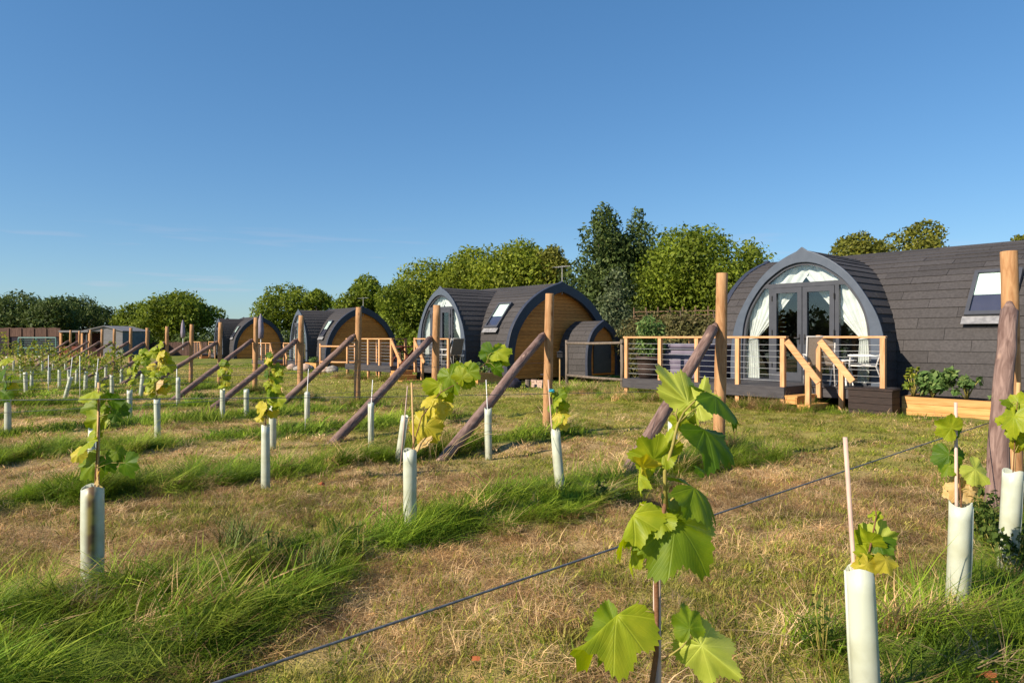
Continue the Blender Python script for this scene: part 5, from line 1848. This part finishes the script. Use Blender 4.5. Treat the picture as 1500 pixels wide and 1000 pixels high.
def vine_at(label, Y, root_px, stem, leaves, seed=0, lowres=False, group='young grape vines', stem_r=.005):
    """stem: pixel polyline from the guard up; leaves: (px, py, size px, colour[, direction degrees])"""
    r = random.Random(seed)
    g = G(root_px[0], Y)
    t = thing('grape_vine', label, 'vine', g, 0, group)
    pts = [Vector((0, 0, .05))] + [P(x, y, Y) - g for x, y in stem]
    n = len(pts)
    part('stem', MB().tube(pts, [stem_r * (1 - .6 * i / (n - 1)) for i in range(n)], 6), M_STEM, t, True)
    stalks = MB()
    for lf in leaves:
        px, py, size, key = lf[:4]
        s = size / F * Y * .62
        dyy = r.uniform(-.6, .6) * s
        c = P(px, py, Y + dyy) - g
        # nearest place on the stem
        best = min(pts[1:] + [(pts[i] + pts[i + 1]) / 2 for i in range(1, n - 1)], key=lambda q: (q - c).length)
        if len(lf) > 4:
            a = math.radians(lf[4])
            d = Vector((math.cos(a), r.uniform(-.35, .1), math.sin(a)))
        else:
            d = (c - best)
            d = Vector((d.x, d.y * .3, d.z * .4 - .35 * s)) + Vector((r.uniform(-.4, .4), r.uniform(-.6, .1), r.uniform(-.5, .2))) * s
        d.normalize()
        b_ = c - d * s * .45
        stalks.tube([best, (best + b_) / 2 + Vector((0, 0, .15 * s)), b_], [.0022, .0018, .0014], 4, False)
        place_leaf(t, leaf_variant(key, r.randrange(9), lowres), b_, d, rand_n(r), s * r.uniform(.85, 1.05), s)
    part('leaf_stalk', stalks, M_STEMG, t, True)
    return t

def scatter_leaves(seed, x, y0, y1, spread, n, size, keys, lean=0):
    r = random.Random(seed)
    out = []
    for i in range(n):
        f = (i + r.random()) / n
        y = y0 + (y1 - y0) * f
        out.append((x + lean * f + r.uniform(-spread, spread) * 1.15, y, size * r.uniform(.5, 1.05), r.choice(keys)))
    return out

# near, individually placed
_, top, Y = guard('stained white guard at left front, brown patch down its side', 135.5, 713, 852, w=.053, dark=True)
vine_at('tall leafy vine in the stained guard at left front', Y, (140, 850), [(139, 712), (142, 660), (145, 610), (144, 570)],
        [(124, 578, 48, 'l', 200), (128, 598, 50, 'g', 195), (134, 618, 44, 'l', 210), (172, 590, 34, 'd', -20), (180, 604, 36, 'd', -35), (174, 612, 24, 'd', -40), (118, 655, 44, 'l', 215), (108, 670, 30, 'y', 230),
         (124, 690, 56, 'g', 225), (160, 684, 40, 'd', -60), (186, 690, 46, 'd', -70), (176, 668, 30, 'g', -50), (141, 704, 26, 'o', 260), (150, 590, 24, 'g', 60), (132, 640, 28, 'l', 220)], 5)
cane('brown cane tied to the vine in the stained guard', 142, 850, 145, 560, Y + .02, .008, M_BAMBOO)
Y135 = Y
_, top, Y = guard('white guard left of centre under the yellow drooping vine', 600.5, 659, 792, w=.046)
vine_at('yellowing vine leaning far to the right over a guard left of centre', Y, (601, 790), [(604, 656), (618, 610), (645, 575), (690, 550), (735, 512)],
        [(618, 640, 62, 'y', 250), (632, 600, 52, 'y', 215), (622, 588, 34, 'y', 200), (652, 578, 62, 'l', 300), (664, 565, 56, 'g', 290), (640, 566, 46, 'l', 220), (684, 540, 50, 'l', 60), (688, 556, 42, 'g', 280), (672, 545, 36, 'l', 120),
         (722, 516, 46, 'g', 200), (738, 512, 40, 'l', 20), (716, 528, 44, 'd', 250), (738, 528, 44, 'l', 320), (728, 546, 30, 'd', 290), (612, 652, 40, 'o', 230), (648, 600, 30, 'y', 300)], 6)
cane('tan cane rising beside the yellowing vine', 606, 655, 603, 560, Y + .03, .007, M_BAMBOO)
_, top, Y = guard('white guard in front of the post before the cedar gable, leaning slightly', 814, 629, 740, lean=-7, w=.041)
vine_at('compact vine with blue tie in front of the third upright post', Y, (818, 738), [(814, 628), (816, 600), (817, 572)],
        [(812, 620, 30, 'l'), (824, 612, 32, 'y'), (818, 600, 30, 'g'), (828, 600, 26, 'l'), (822, 585, 26, 'g'), (812, 592, 22, 'l'), (826, 578, 20, 'l'), (806, 578, 16, 'l'), (830, 622, 22, 'y')], 7)
cane('pale cane between the compact vine and the third post', 808, 625, 803, 556, Y, .006)
tie_ = thing('plant_tie', 'small blue tie on the cane by the third upright post', 'tie', P(808, 574, Y - .02), 0)
part('loop', MB().tube([(.02 * math.cos(a), .02 * math.sin(a), .012 * a / 6) for a in np.linspace(0, 9, 16)], .008, 6), M_CLIP, tie_, True)
_, top, Y = guard('white guard holding the vine with the dry leaf, just left of the thick strut', 1407, 737, 906, lean=6, w=.048)
Y1405 = Y
vine_at('sparse vine with one dry leaf in the guard just left of the thick strut', Y, (1403, 905), [(1408, 735), (1405, 700), (1399, 650), (1397, 610)],
        [(1382, 621, 44, 'l', 150), (1390, 634, 34, 'd', 240), (1388, 680, 54, 'd', 250), (1384, 690, 36, 'g', 230), (1440, 698, 50, 'p', -50), (1402, 722, 52, 'o', 220), (1416, 718, 34, 'o', -70), (1395, 728, 34, 'o', 250), (1424, 722, 20, 'o', -60)], 8)
cane('pale pinkish cane in the guard just left of the thick strut', 1401, 735, 1400, 589, Y, .0078)
_, top, Y = guard('large white guard at lower right, cut by the frame edge', 1259, 832, None, lean=-14, w=.047)
vine_at('low yellow green vine in the guard at lower right', Y, (1272, 1000), [(1268, 832), (1277, 790), (1284, 755), (1280, 735)],
        [(1266, 782, 58, 'l', 120), (1290, 778, 60, 'p', 80), (1300, 790, 46, 'd', 20), (1296, 812, 76, 'y', -50), (1275, 818, 50, 'p', 210), (1268, 836, 40, 'y', 250), (1285, 750, 24, 'l', 40), (1304, 832, 44, 'y', -70), (1262, 810, 40, 'l', 170), (1310, 812, 40, 'l', -30)], 9)
cane('tall pale cane in the large guard at lower right', 1251, 832, 1238, 640, Y, .0078)
_, top, Y = guard('white guard at the right edge beside the thick strut', 1484, 690, None, lean=10, w=.048, Y=3.95)
vine_at('leafy lime vine at the right edge before the thick strut', Y, (1478, 790), [(1484, 690), (1487, 640), (1490, 590)],
        [(1488, 600, 54, 'l', 60), (1482, 625, 56, 'l', 250), (1502, 620, 50, 'l', 10), (1494, 582, 38, 'l', 80), (1492, 650, 36, 'l', 280), (1474, 590, 30, 'g', 170), (1505, 655, 40, 'y', -40)], 10)
cane('brown stake at the right edge beside the guard', 1478, 790, 1492, 560, Y + .08, .011, M_BAMBOO)
guard('white guard half hidden behind the large foreground vine', 985, 618, 690, w=.046, lean=2)
_, top, Y = guard('white guard below the dense vine left of the third strut', 389, 623, 714, w=.042)
vine_at('dense green and yellow vine rising before the sixth post', Y, (389, 712), [(389, 622), (391, 580), (396, 540), (402, 512)],
        scatter_leaves(31, 388, 612, 520, 13, 24, 26, 'gllldyl', 14) + [(380, 606, 30, 'y', 260), (402, 578, 24, 'o', 250), (410, 590, 24, 'l', -60)], 11)
_, top, Y = guard('white guard under the bushiest vine of the left rows', 230, 584, 646, lean=-1, w=.045)
vine_at('bushiest vine of the left rows with brownish lower leaves', Y, (231, 645), [(230, 583), (231, 550), (238, 505)],
        scatter_leaves(32, 228, 578, 508, 15, 26, 24, 'gllyyl', 8) + [(226, 568, 26, 'o', 250), (240, 572, 26, 'y', -70)], 12)
cane('pale cane of the guard beneath the leaning yellow vine', 593, 610, 597, 565, 7.3, .006)
guard('small white guard leaning left behind the yellowing vine', 593, 609, 660, lean=9, w=.042)
_, top, Y = guard('white guard under the second strut from the right', 715, 598, 664, w=.042, lean=-1)
cane('white cane in the guard under the third strut', 714, 600, 712, 556, Y, .005, M_WHITE)
guard('white guard right of the fourth strut foot', 543.5, 590, 639, w=.042)
cane('white cane right of the fourth strut foot', 544, 590, 546, 556, 8.5, .005, M_WHITE)
guard('white guard just right of the dense vine', 399.5, 594, 646, w=.044)
guard('short white guard standing before the sixth post', 450, 574, 608, w=.045)
cane('thin white cane before the sixth post', 450, 574, 452, 540, 10.2, .005, M_WHITE)
_, top, Y = guard('white guard with a leafy top below the eighth post', 326, 570, 608, w=.045)
vine_at('leafy vine below the eighth post', Y, (326, 607), [(326, 570), (326, 545), (331, 528)], scatter_leaves(33, 326, 566, 530, 9, 14, 17, 'gllly', 5), 13, True)
guard('grey shaded guard beside the strut of the sixth post', 361, 570, 600, w=.045)
guard('white guard seen behind the vine in the stained guard', 137, 628, 680, w=.045, lean=3)
guard('white guard fallen to a steep lean among the left rows', 104, 552, 587, lean=10, w=.05)
_, top, Y = guard('white guard at the left edge under dark leaves', 11.5, 583, 626, w=.047)
vine_at('vine at the left edge with dark leaves over the guard', Y, (11, 625), [(11, 583), (8, 550), (4, 530)],
        [(3, 548, 28, 'd'), (6, 566, 34, 'd'), (14, 558, 26, 'g'), (4, 583, 26, 'd'), (18, 572, 26, 'y'), (2, 530, 26, 'l'), (22, 578, 20, 'l'), (8, 594, 18, 'o')], 14)
_, top, Y = guard('slim white guard under a leafy vine left of the bushiest one', 190, 571, 611, w=.043)
vine_at('leafy vine just left of the bushiest vine', Y, (190, 610), [(190, 571), (192, 540), (196, 520)], scatter_leaves(34, 190, 568, 518, 9, 16, 18, 'glllyd', 6), 15, True)
_, top, Y = guard('leaning white guard close behind the bushiest vine', 209, 548, 590, lean=3, w=.047)
vine_at('lime vine close behind the bushiest vine', Y, (208, 588), [(209, 548), (208, 530), (205, 515)], scatter_leaves(35, 208, 548, 514, 13, 18, 16, 'gllg', -3), 16, True)

# farther vines of the left rows: leaves too small to pick out one by one
FAR = [(47, 543, 1, 14), (37, 545, -1, 10), (72, 538, 0, 12), (87, 541, 0, 8), (126, 544, 1, 8), (164, 549, 0, 14), (261, 553, 0, 0), (31, 536, 0, 12), (6, 536, 0, 16), (142, 545, 0, 6), (101, 541, 0, 0), (113, 540, 1, 6),
       (62, 529, 0, 8), (20, 528, 0, 8), (78, 528, 0, 6), (96, 530, 0, 7), (44, 524, 0, 6), (117, 530, 0, 5), (138, 532, 0, 5), (10, 522, 0, 6), (30, 520, 0, 5), (58, 521, 0, 5), (155, 535, 0, 6), (178, 540, 0, 8)]
FL = ['at the left among the far rows', 'in the middle of the far rows', 'toward the posts among the far rows']
ORDW = 'first second third fourth fifth sixth seventh eighth ninth tenth eleventh twelfth thirteenth fourteenth fifteenth sixteenth seventeenth eighteenth nineteenth twentieth twenty-first twenty-second twenty-third twenty-fourth twenty-fifth'.split()
for i, (px, yt, ln, h) in enumerate(FAR):
    rank_ = sorted(q[0] for q in FAR).index(px)
    lab = '%s from the left edge among the far rows' % ORDW[rank_]
    _, top, Y = guard('small distant white guard, ' + lab, px, yt, None, lean=ln, w=.05, group='distant vine guards', sides=8)
    g = G(px, Y)
    if h:
        t = thing('grape_vine', 'small distant vine in the guard ' + lab, 'vine', g, 0, 'distant grape vines')
        hm = h / F * Y * 2.9
        r = random.Random(i)
        t0 = top - g
        cs = [(t0.x + r.uniform(-.10, .10), r.uniform(-.1, .1), t0.z + hm * f) for f in np.linspace(-.08, .95, 6)]
        vs, idx = leaf_cloud(cs, [.17] * 6, 60 + h * 6, .06, seed=i, surf=.1)
        link('foliage', np_mesh('foliage', vs, 4, idx, F_VINE), t)
        part('stem', MB().tube([(t0.x, 0, .1), (t0.x, 0, t0.z), (t0.x, 0, t0.z + hm * .8)], .008, 5), M_STEM, t)
    elif px % 2:
        pass
for i, (x, y0, y1, Y) in enumerate([(71, 537, 520, 18), (102, 541, 523, 17), (117, 541, 521, 17), (140, 548, 525, 16), (259, 553, 535, 14.5)]):
    cane('thin pale cane standing alone, %s from the left among the far rows' % ORDW[i], x, y0 + 20, x + (4 if i % 2 else 0), y1, Y, .008, M_WHITE, 'distant canes')

# ------------------------------------------------------------------ grass
def blade_clump(name, n, rad, h0, h1, w, bend, seed, flat=0.0, comb=None):
    """grass clump: tapered, bent blades"""
    r = np.random.default_rng(seed)
    a = r.random(n) * 6.283
    rr = rad * np.sqrt(r.random(n))
    bx, by = rr * np.cos(a), rr * np.sin(a)
    h = h0 + (h1 - h0) * r.random(n)
    az = r.normal(0, comb, n) if comb else r.random(n) * 6.283
    bd = bend * (.3 + r.random(n)) * h
    ww = w * (.45 + 1.3 * r.random(n) ** 2)
    tx, ty = np.cos(az), np.sin(az)
    px_, py_ = -ty, tx
    V = []
    for f, wf in ((0, 1), (.4, .85), (.75, .5), (1, 0)):
        cx = bx + tx * bd * f ** 1.8
        cy = by + ty * bd * f ** 1.8
        cz = h * f * (1 - flat * f) - .01 + flat * .012
        if wf:
            V.append(np.stack([cx - px_ * ww * wf / 2, cy - py_ * ww * wf / 2, cz], -1))
            V.append(np.stack([cx + px_ * ww * wf / 2, cy + py_ * ww * wf / 2, cz], -1))
        else:
            V.append(np.stack([cx, cy, cz], -1))
    V = np.stack(V, 1)            # n,7,3
    base = np.arange(n)[:, None] * 7
    t = np.array([[0, 1, 3], [0, 3, 2], [2, 3, 5], [2, 5, 4], [4, 5, 6]])
    idx = (base[:, None, :] + t[None]).reshape(-1, 3)
    me = np_mesh(name, V.reshape(-1, 3), 3, idx, M_GRASS)
    return bpy.data.objects.new(name, me)

def scatter(name, label, pos, rotz, tilt, scl, idx, tint, protos):
    me = bpy.data.meshes.new(name)
    n = len(pos)
    me.vertices.add(n)
    me.vertices.foreach_set('co', pos.astype(np.float32).ravel())
    at = me.attributes.new('rot', 'FLOAT_VECTOR', 'POINT')
    rv = np.stack([tilt[:, 0], tilt[:, 1], rotz], -1).astype(np.float32)
    at.data.foreach_set('vector', rv.ravel())
    at = me.attributes.new('scl', 'FLOAT_VECTOR', 'POINT'); at.data.foreach_set('vector', scl.astype(np.float32).ravel())
    at = me.attributes.new('pick', 'INT', 'POINT'); at.data.foreach_set('value', idx.astype(np.int32))
    at = me.attributes.new('tint', 'FLOAT_COLOR', 'POINT')
    at.data.foreach_set('color', np.concatenate([tint, np.ones((n, 1))], 1).astype(np.float32).ravel())
    me.materials.append(M_GRASS)
    o = link(name, me)
    ng = bpy.data.node_groups.new(name, 'GeometryNodeTree')
    ng.interface.new_socket('Geometry', in_out='INPUT', socket_type='NodeSocketGeometry')
    ng.interface.new_socket('Geometry', in_out='OUTPUT', socket_type='NodeSocketGeometry')
    N, L = ng.nodes, ng.links
    gi = N.new('NodeGroupInput'); go = N.new('NodeGroupOutput')
    iop = N.new('GeometryNodeInstanceOnPoints')
    g2i = N.new('GeometryNodeGeometryToInstance')
    for p_ in reversed(protos):
        oi = N.new('GeometryNodeObjectInfo'); oi.inputs['Object'].default_value = p_
        L.new(oi.outputs['Geometry'], g2i.inputs[0])
    def attr(nm, ty):
        a = N.new('GeometryNodeInputNamedAttribute'); a.data_type = ty; a.inputs['Name'].default_value = nm
        return a.outputs['Attribute']
    e2r = N.new('FunctionNodeEulerToRotation')
    L.new(attr('rot', 'FLOAT_VECTOR'), e2r.inputs[0])
    L.new(gi.outputs[0], iop.inputs['Points']); L.new(g2i.outputs[0], iop.inputs['Instance'])
    iop.inputs['Pick Instance'].default_value = True
    L.new(attr('pick', 'INT'), iop.inputs['Instance Index'])
    L.new(e2r.outputs[0], iop.inputs['Rotation']); L.new(attr('scl', 'FLOAT_VECTOR'), iop.inputs['Scale'])
    L.new(iop.outputs[0], go.inputs[0])
    md = o.modifiers.new('scatter', 'NODES'); md.node_group = ng
    o['kind'] = 'stuff'
    o['label'] = label
    o['category'] = 'grass'
    return o

LONG = [blade_clump('long_grass_clump', 64, .10, .12, .25, .0046, 1.1, 101, .22, 1.3), blade_clump('long_grass_clump', 56, .09, .16, .33, .0058, 1.3, 102, .26, 1.1), blade_clump('long_grass_clump', 64, .12, .08, .20, .0042, 1.4, 103, .25, 1.5)]
SHORT = [blade_clump('short_grass_clump', 50, .12, .015, .055, .005, .9, 104), blade_clump('short_grass_clump', 46, .12, .02, .075, .005, 1.1, 105)]
HAY = [blade_clump('hay_clump', 70, .13, .04, .12, .0032, 1.9, 106, .8), blade_clump('hay_clump', 60, .15, .06, .17, .003, 1.6, 107, .85)]
# coarse versions for the distance
LONGF = [blade_clump('far_grass_clump', 44, .22, .08, .24, .012, 1.3, 108, .25, .8)]
SHORTF = [blade_clump('far_turf_clump', 40, .30, .02, .07, .016, 1.0, 109), blade_clump('far_turf_clump', 40, .30, .02, .06, .018, 1.3, 110, .4)]

def points_in(y0, y1, dens, seed, pad=1.0):
    """even scatter over the ground the camera sees between two distances, and a margin"""
    r = np.random.default_rng(seed)
    half = .75 * y1 + pad
    area = (y1 - y0) * 2 * half
    n = int(area * dens)
    x = r.uniform(-half, half, n); y = r.uniform(y0, y1, n)
    k = np.abs(x) < .76 * y + pad
    return x[k], y[k], r

def footprint(x, y):
    """under the cabins and beds: no grass"""
    a, b = AB(x, y)
    out = np.zeros(np.shape(x), bool)
    for c, xl_, xr_ in ((C1, -2.2, 7.2), (C2, -2.2, 3.2)):
        dx, dy = x - c.x, y - c.y
        lx = dx * -UX + dy * -UY
        ly = dx * VX + dy * VY
        out |= (lx > xl_) & (lx < xr_) & (ly > .3) & (ly < 6.5)
        out |= (np.abs(lx) < 1.8) & (ly > -.1) & (ly < .7)
    dx, dy = x - C1.x, y - C1.y
    lx = dx * -UX + dy * -UY; ly = dx * VX + dy * VY
    out |= (lx > 1.5) & (lx < 6.7) & (ly > -1.3) & (ly < .8)
    return out

GREENS = np.array([(0.145, 0.225, 0.016), (0.19, 0.27, 0.020), (0.25, 0.31, 0.034), (0.105, 0.18, 0.016)])
TURFS = np.array([(0.21, 0.24, 0.026), (0.28, 0.275, 0.042), (0.37, 0.315, 0.08), (0.17, 0.225, 0.02)])
HAYS = np.array([(0.56, 0.37, 0.17), (0.66, 0.47, 0.235), (0.34, 0.21, 0.095), (0.62, 0.45, 0.25), (0.22, 0.13, 0.06)])

PATCH = None
def tints(r, base, n):
    c = base[r.integers(0, len(base), n)] * (.8 + .4 * r.random((n, 1)))
    return c

def mk(name, label, x, y, r, protos, smin, smax, base, hz=None, tilt=.12, wind=None):
    # lighter and darker patches in the tint stand in for shading of hay mounds
    pt = .6 * vnoise(x * 1.5 + 61, y * 1.5 + 17) + .4 * vnoise(x * 4.1 + 5, y * 4.1 + 23)
    base = base * np.clip(.55 + 1.1 * pt, .6, 1.5)[:, None]
    z = ground_z(x, y)
    n = len(x)
    pos = np.stack([x, y, z - .004], -1)
    s = smin + (smax - smin) * r.random(n)
    if hz is not None:
        s3 = np.stack([s, s, s * hz], -1)
    else:
        s3 = np.stack([s, s, s], -1)
    tl = r.normal(0, tilt, (n, 2))
    rz_ = r.random(n) * 6.283
    if 'long' in name:
        rz_ = .5 + 5.0 * (vnoise(x * .55 + 3, y * .55 + 8) - .5) + r.normal(0, 1.0, n)
    if wind is not None:
        rz_ = r.normal(wind, .5, n)
        tl[:, 1] += .5
    return scatter(name, label, pos, rz_, tl, s3, r.integers(0, len(protos), n), base, protos)

# long grass on the rows
x, y, r = points_in(1.6, 9.0, 210, 201)
s = strip(x, y)
k = r.random(len(x)) < s * np.clip(1.9 * vnoise(x * 2.2, y * 2.2) - .1, .12, .95)
x, y = x[k], y[k]
hn = .38 + .72 * vnoise(x * 1.7 + 30, y * 1.7) * (.6 + .4 * strip(x, y))
dry = (r.random(len(x)) < .10)[:, None]
tn = np.where(dry, tints(r, HAYS, len(x)), tints(r, GREENS, len(x)))
mk('long_grass', 'long green grass growing along the nearest vine rows', x, y, r, LONG, .7, 1.15, tn, hn, .25)
x, y, r = points_in(9.0, 40.0, 22, 202)
s = strip(x, y)
k = r.random(len(x)) < s * np.clip(1.9 * vnoise(x * 1.8, y * 1.8) - .05, .15, 1)
x, y = x[k], y[k]
mk('long_grass', 'long grass along the distant vine rows', x, y, r, LONGF, .8, 1.3, tints(r, GREENS, len(x)), .5 + .6 * vnoise(x * 1.7, y * 1.7), .2)
# turf and dry cut grass between the rows
x, y, r = points_in(1.4, 7.0, 230, 203)
lw, lu = cover(x, y)
k = (r.random(len(x)) < .9) & ~footprint(x, y) & (lu < .75)
x, y, lw = x[k], y[k], lw[k]
hay = r.random(len(x)) > (.30 + .55 * lw)
tn = np.where(hay[:, None] & (r.random((len(x), 1)) < .7), tints(r, HAYS, len(x)), tints(r, TURFS, len(x)))
mk('short_grass', 'short mown grass between the nearest rows', x[~hay], y[~hay], r, SHORT, .7, 1.25, tn[~hay], None, .2)
mk('cut_hay', 'dry cut hay lying between the nearest rows', x[hay], y[hay], r, HAY, .6, 1.1, tints(r, HAYS, int(hay.sum())), None, .15)
x, y, r = points_in(7.0, 17.0, 60, 204)
lw, lu = cover(x, y)
k = ~footprint(x, y)
x, y, lw, lu = x[k], y[k], lw[k], lu[k]
hay = r.random(len(x)) > (.42 + .55 * np.maximum(lw, lu))
tn = np.where(hay[:, None], tints(r, HAYS, len(x)), np.where((lu > .5)[:, None], tints(r, GREENS, len(x)), tints(r, TURFS, len(x))))
mk('short_grass', 'mown grass in front of the nearest deck', x, y, r, SHORT, 1.0, 1.6, tn, .55 + .6 * np.clip(lu, 0, 1), .2)
x, y, r = points_in(17.0, 45.0, 12, 205)
lw, lu = cover(x, y)
k = ~footprint(x, y)
x, y, lw, lu = x[k], y[k], lw[k], lu[k]
hay = r.random(len(x)) > (.40 + .55 * np.maximum(lw, lu))
tn = np.where(hay[:, None], tints(r, HAYS, len(x)), np.where((lu > .5)[:, None], tints(r, GREENS * 1.15, len(x)), tints(r, TURFS, len(x))))
mk('short_grass', 'mown grass in front of the farther cabins', x, y, r, SHORTF, .9, 1.5, tn, .6 + .5 * lu, .12)
# weeds round deck legs and post feet
pts_ = []
r = np.random.default_rng(206)
for c in (local(C1, -3.7, -1.8), local(C1, -2.7, -1.75), local(C1, -1.2, -1.7), local(C1, -.1, -1.75), local(C1, .45, -1.85), local(C1, .1, -1.6), local(C2, -4.3, -1.8), local(C2, -3, -1.8), local(C2, -1, -1.8), G(840, 20), G(870, 19), G(900, 18.3), G(935, 17.8)):
    m_ = 60
    pts_.append(np.stack([c.x + r.normal(0, .34, m_), c.y + r.normal(0, .22, m_)], -1))
for base, top in post_pts[:8]:
    m_ = 34
    pts_.append(np.stack([base.x + r.normal(0, .22, m_), base.y + r.normal(0, .2, m_)], -1))
q = np.concatenate(pts_)
dry = (r.random(len(q)) < .35)[:, None]
mk('weeds', 'rank grass round the deck legs and post feet', q[:, 0], q[:, 1], r, LONG, .7, 1.5, np.where(dry, tints(r, HAYS, len(q)), tints(r, GREENS, len(q))), None, .25)

# ------------------------------------------------------------------ tussocks, weeds, stalks and fallen leaves near the camera
M_BLADE = mat("rush_blade", (0.075, 0.125, 0.014), (0.15, 0.20, 0.03), 6, rough=0.6)
M_STALK = mat("dry_stalk", (0.42, 0.31, 0.14), (0.55, 0.42, 0.22), 6, rough=0.7)
M_DEADLEAF = mat("dead_leaf", (0.26, 0.06, 0.02), (0.36, 0.12, 0.035), 20, rough=0.7)
F_WEED = mat_foliage("foliage_weed", (0.05, 0.09, 0.014), (0.09, 0.14, 0.024), (0.14, 0.19, 0.036), .38)
def tussock(label, px, py, n, rad, h0, h1, w, bend, seed):
    o = blade_clump('rush_tussock', n, rad, h0, h1, w, bend, seed)
    o.data.materials.clear(); o.data.materials.append(M_BLADE)
    COL.objects.link(o)
    c = G(px, depth_of(py, 0))
    o.location = (c.x, c.y, float(ground_z(c.x, c.y)))
    tag(o, label, 'grass tuft', 'stiff grass tussocks')
tussock('dark spiky rush tussock on the cut strip right of the stained guard', 350, 802, 170, .13, .14, .30, .0045, .75, 301)
tussock('bright spiky rush tussock on the long grass below the centre left guard', 462, 868, 120, .10, .14, .27, .005, .55, 302)
tussock('smaller spiky tussock at the foot of the second strut from the right', 862, 716, 100, .14, .12, .30, .005, .8, 303)
def weed(label, px, py, h, r_, n, size, seed):
    c = G(px, depth_of(py, 0)); c.z = float(ground_z(c.x, c.y))
    t = thing('leafy_weed', label, 'weed', c, 0, 'leafy weeds in the grass')
    rr = random.Random(seed)
    cs = []
    for i in range(7):
        q = (rr.uniform(-r_, r_), rr.uniform(-r_, r_), h * rr.uniform(.5, 1))
        part('stalk', MB().tube([(q[0] * .2, q[1] * .2, 0), (q[0] * .7, q[1] * .7, q[2] * .6), q], [.004, .003, .0015], 4), M_STEMG, t, True)
        cs += [(q[0] * f, q[1] * f, q[2] * f) for f in (.45, .7, .95)]
    vs, idx = leaf_cloud(cs, [.045] * len(cs), n, size, up=.5, seed=seed, surf=.1)
    link('foliage', np_mesh('foliage', vs, 4, idx, F_WEED), t)
weed('dark leafy weed left of the bright rush tussock', 400, 848, .26, .07, 90, .020, 311)
weed('small leafy weed right of the bright rush tussock', 527, 828, .24, .07, 80, .020, 312)
weed('leafy weed beside the foot of the second strut', 885, 745, .24, .12, 190, .022, 313)
weed('dense dark weeds at the foot of the thick strut at right', 1445, 812, .42, .17, 420, .024, 314)
weed('tall leafy weeds behind the guard at the right edge', 1478, 850, .44, .20, 380, .024, 315)
weed('sparse weed between the two front guards at right', 1205, 985, .30, .06, 60, .020, 316)
t = thing('grass_stalks', 'pale dry grass stalks arching over the foot of the third strut', 'grass stalks', G(640, 7.2), 0)
rr = random.Random(8)
for i in range(9):
    a = rr.uniform(-.5, .9); h = rr.uniform(.35, .75)
    part('stalk', MB().tube([(rr.uniform(-.12, .12), 0, 0), (a * .25, rr.uniform(-.1, .1), h * .6), (a * .6, rr.uniform(-.2, .1), h * .95), (a * .8, rr.uniform(-.2, .1), h * .93)], [.0026, .002, .0018, .003], 4), M_STALK, t, True)
for i, (px, py, s_) in enumerate([(472, 706, .038), (1441, 985, .055), (700, 960, .03)]):
    Y = depth_of(py, .12)
    c = P(px, py, Y)
    o = link('fallen_leaf', leaf_mesh('fallen_leaf', M_DEADLEAF, .6, .6, .15, 32, 3, 90 + i), None, c, (rr.uniform(-.3, .6), rr.uniform(-.4, .4), rr.uniform(0, 6)))
    o.scale = (s_, s_, s_)
    tag(o, ['red brown dead leaf on the long grass left of the centre left guard', 'red brown dead leaf in the grass at the lower right corner', 'tiny dead leaf on the dry grass below the wire'][i], 'leaf', 'fallen dead leaves')
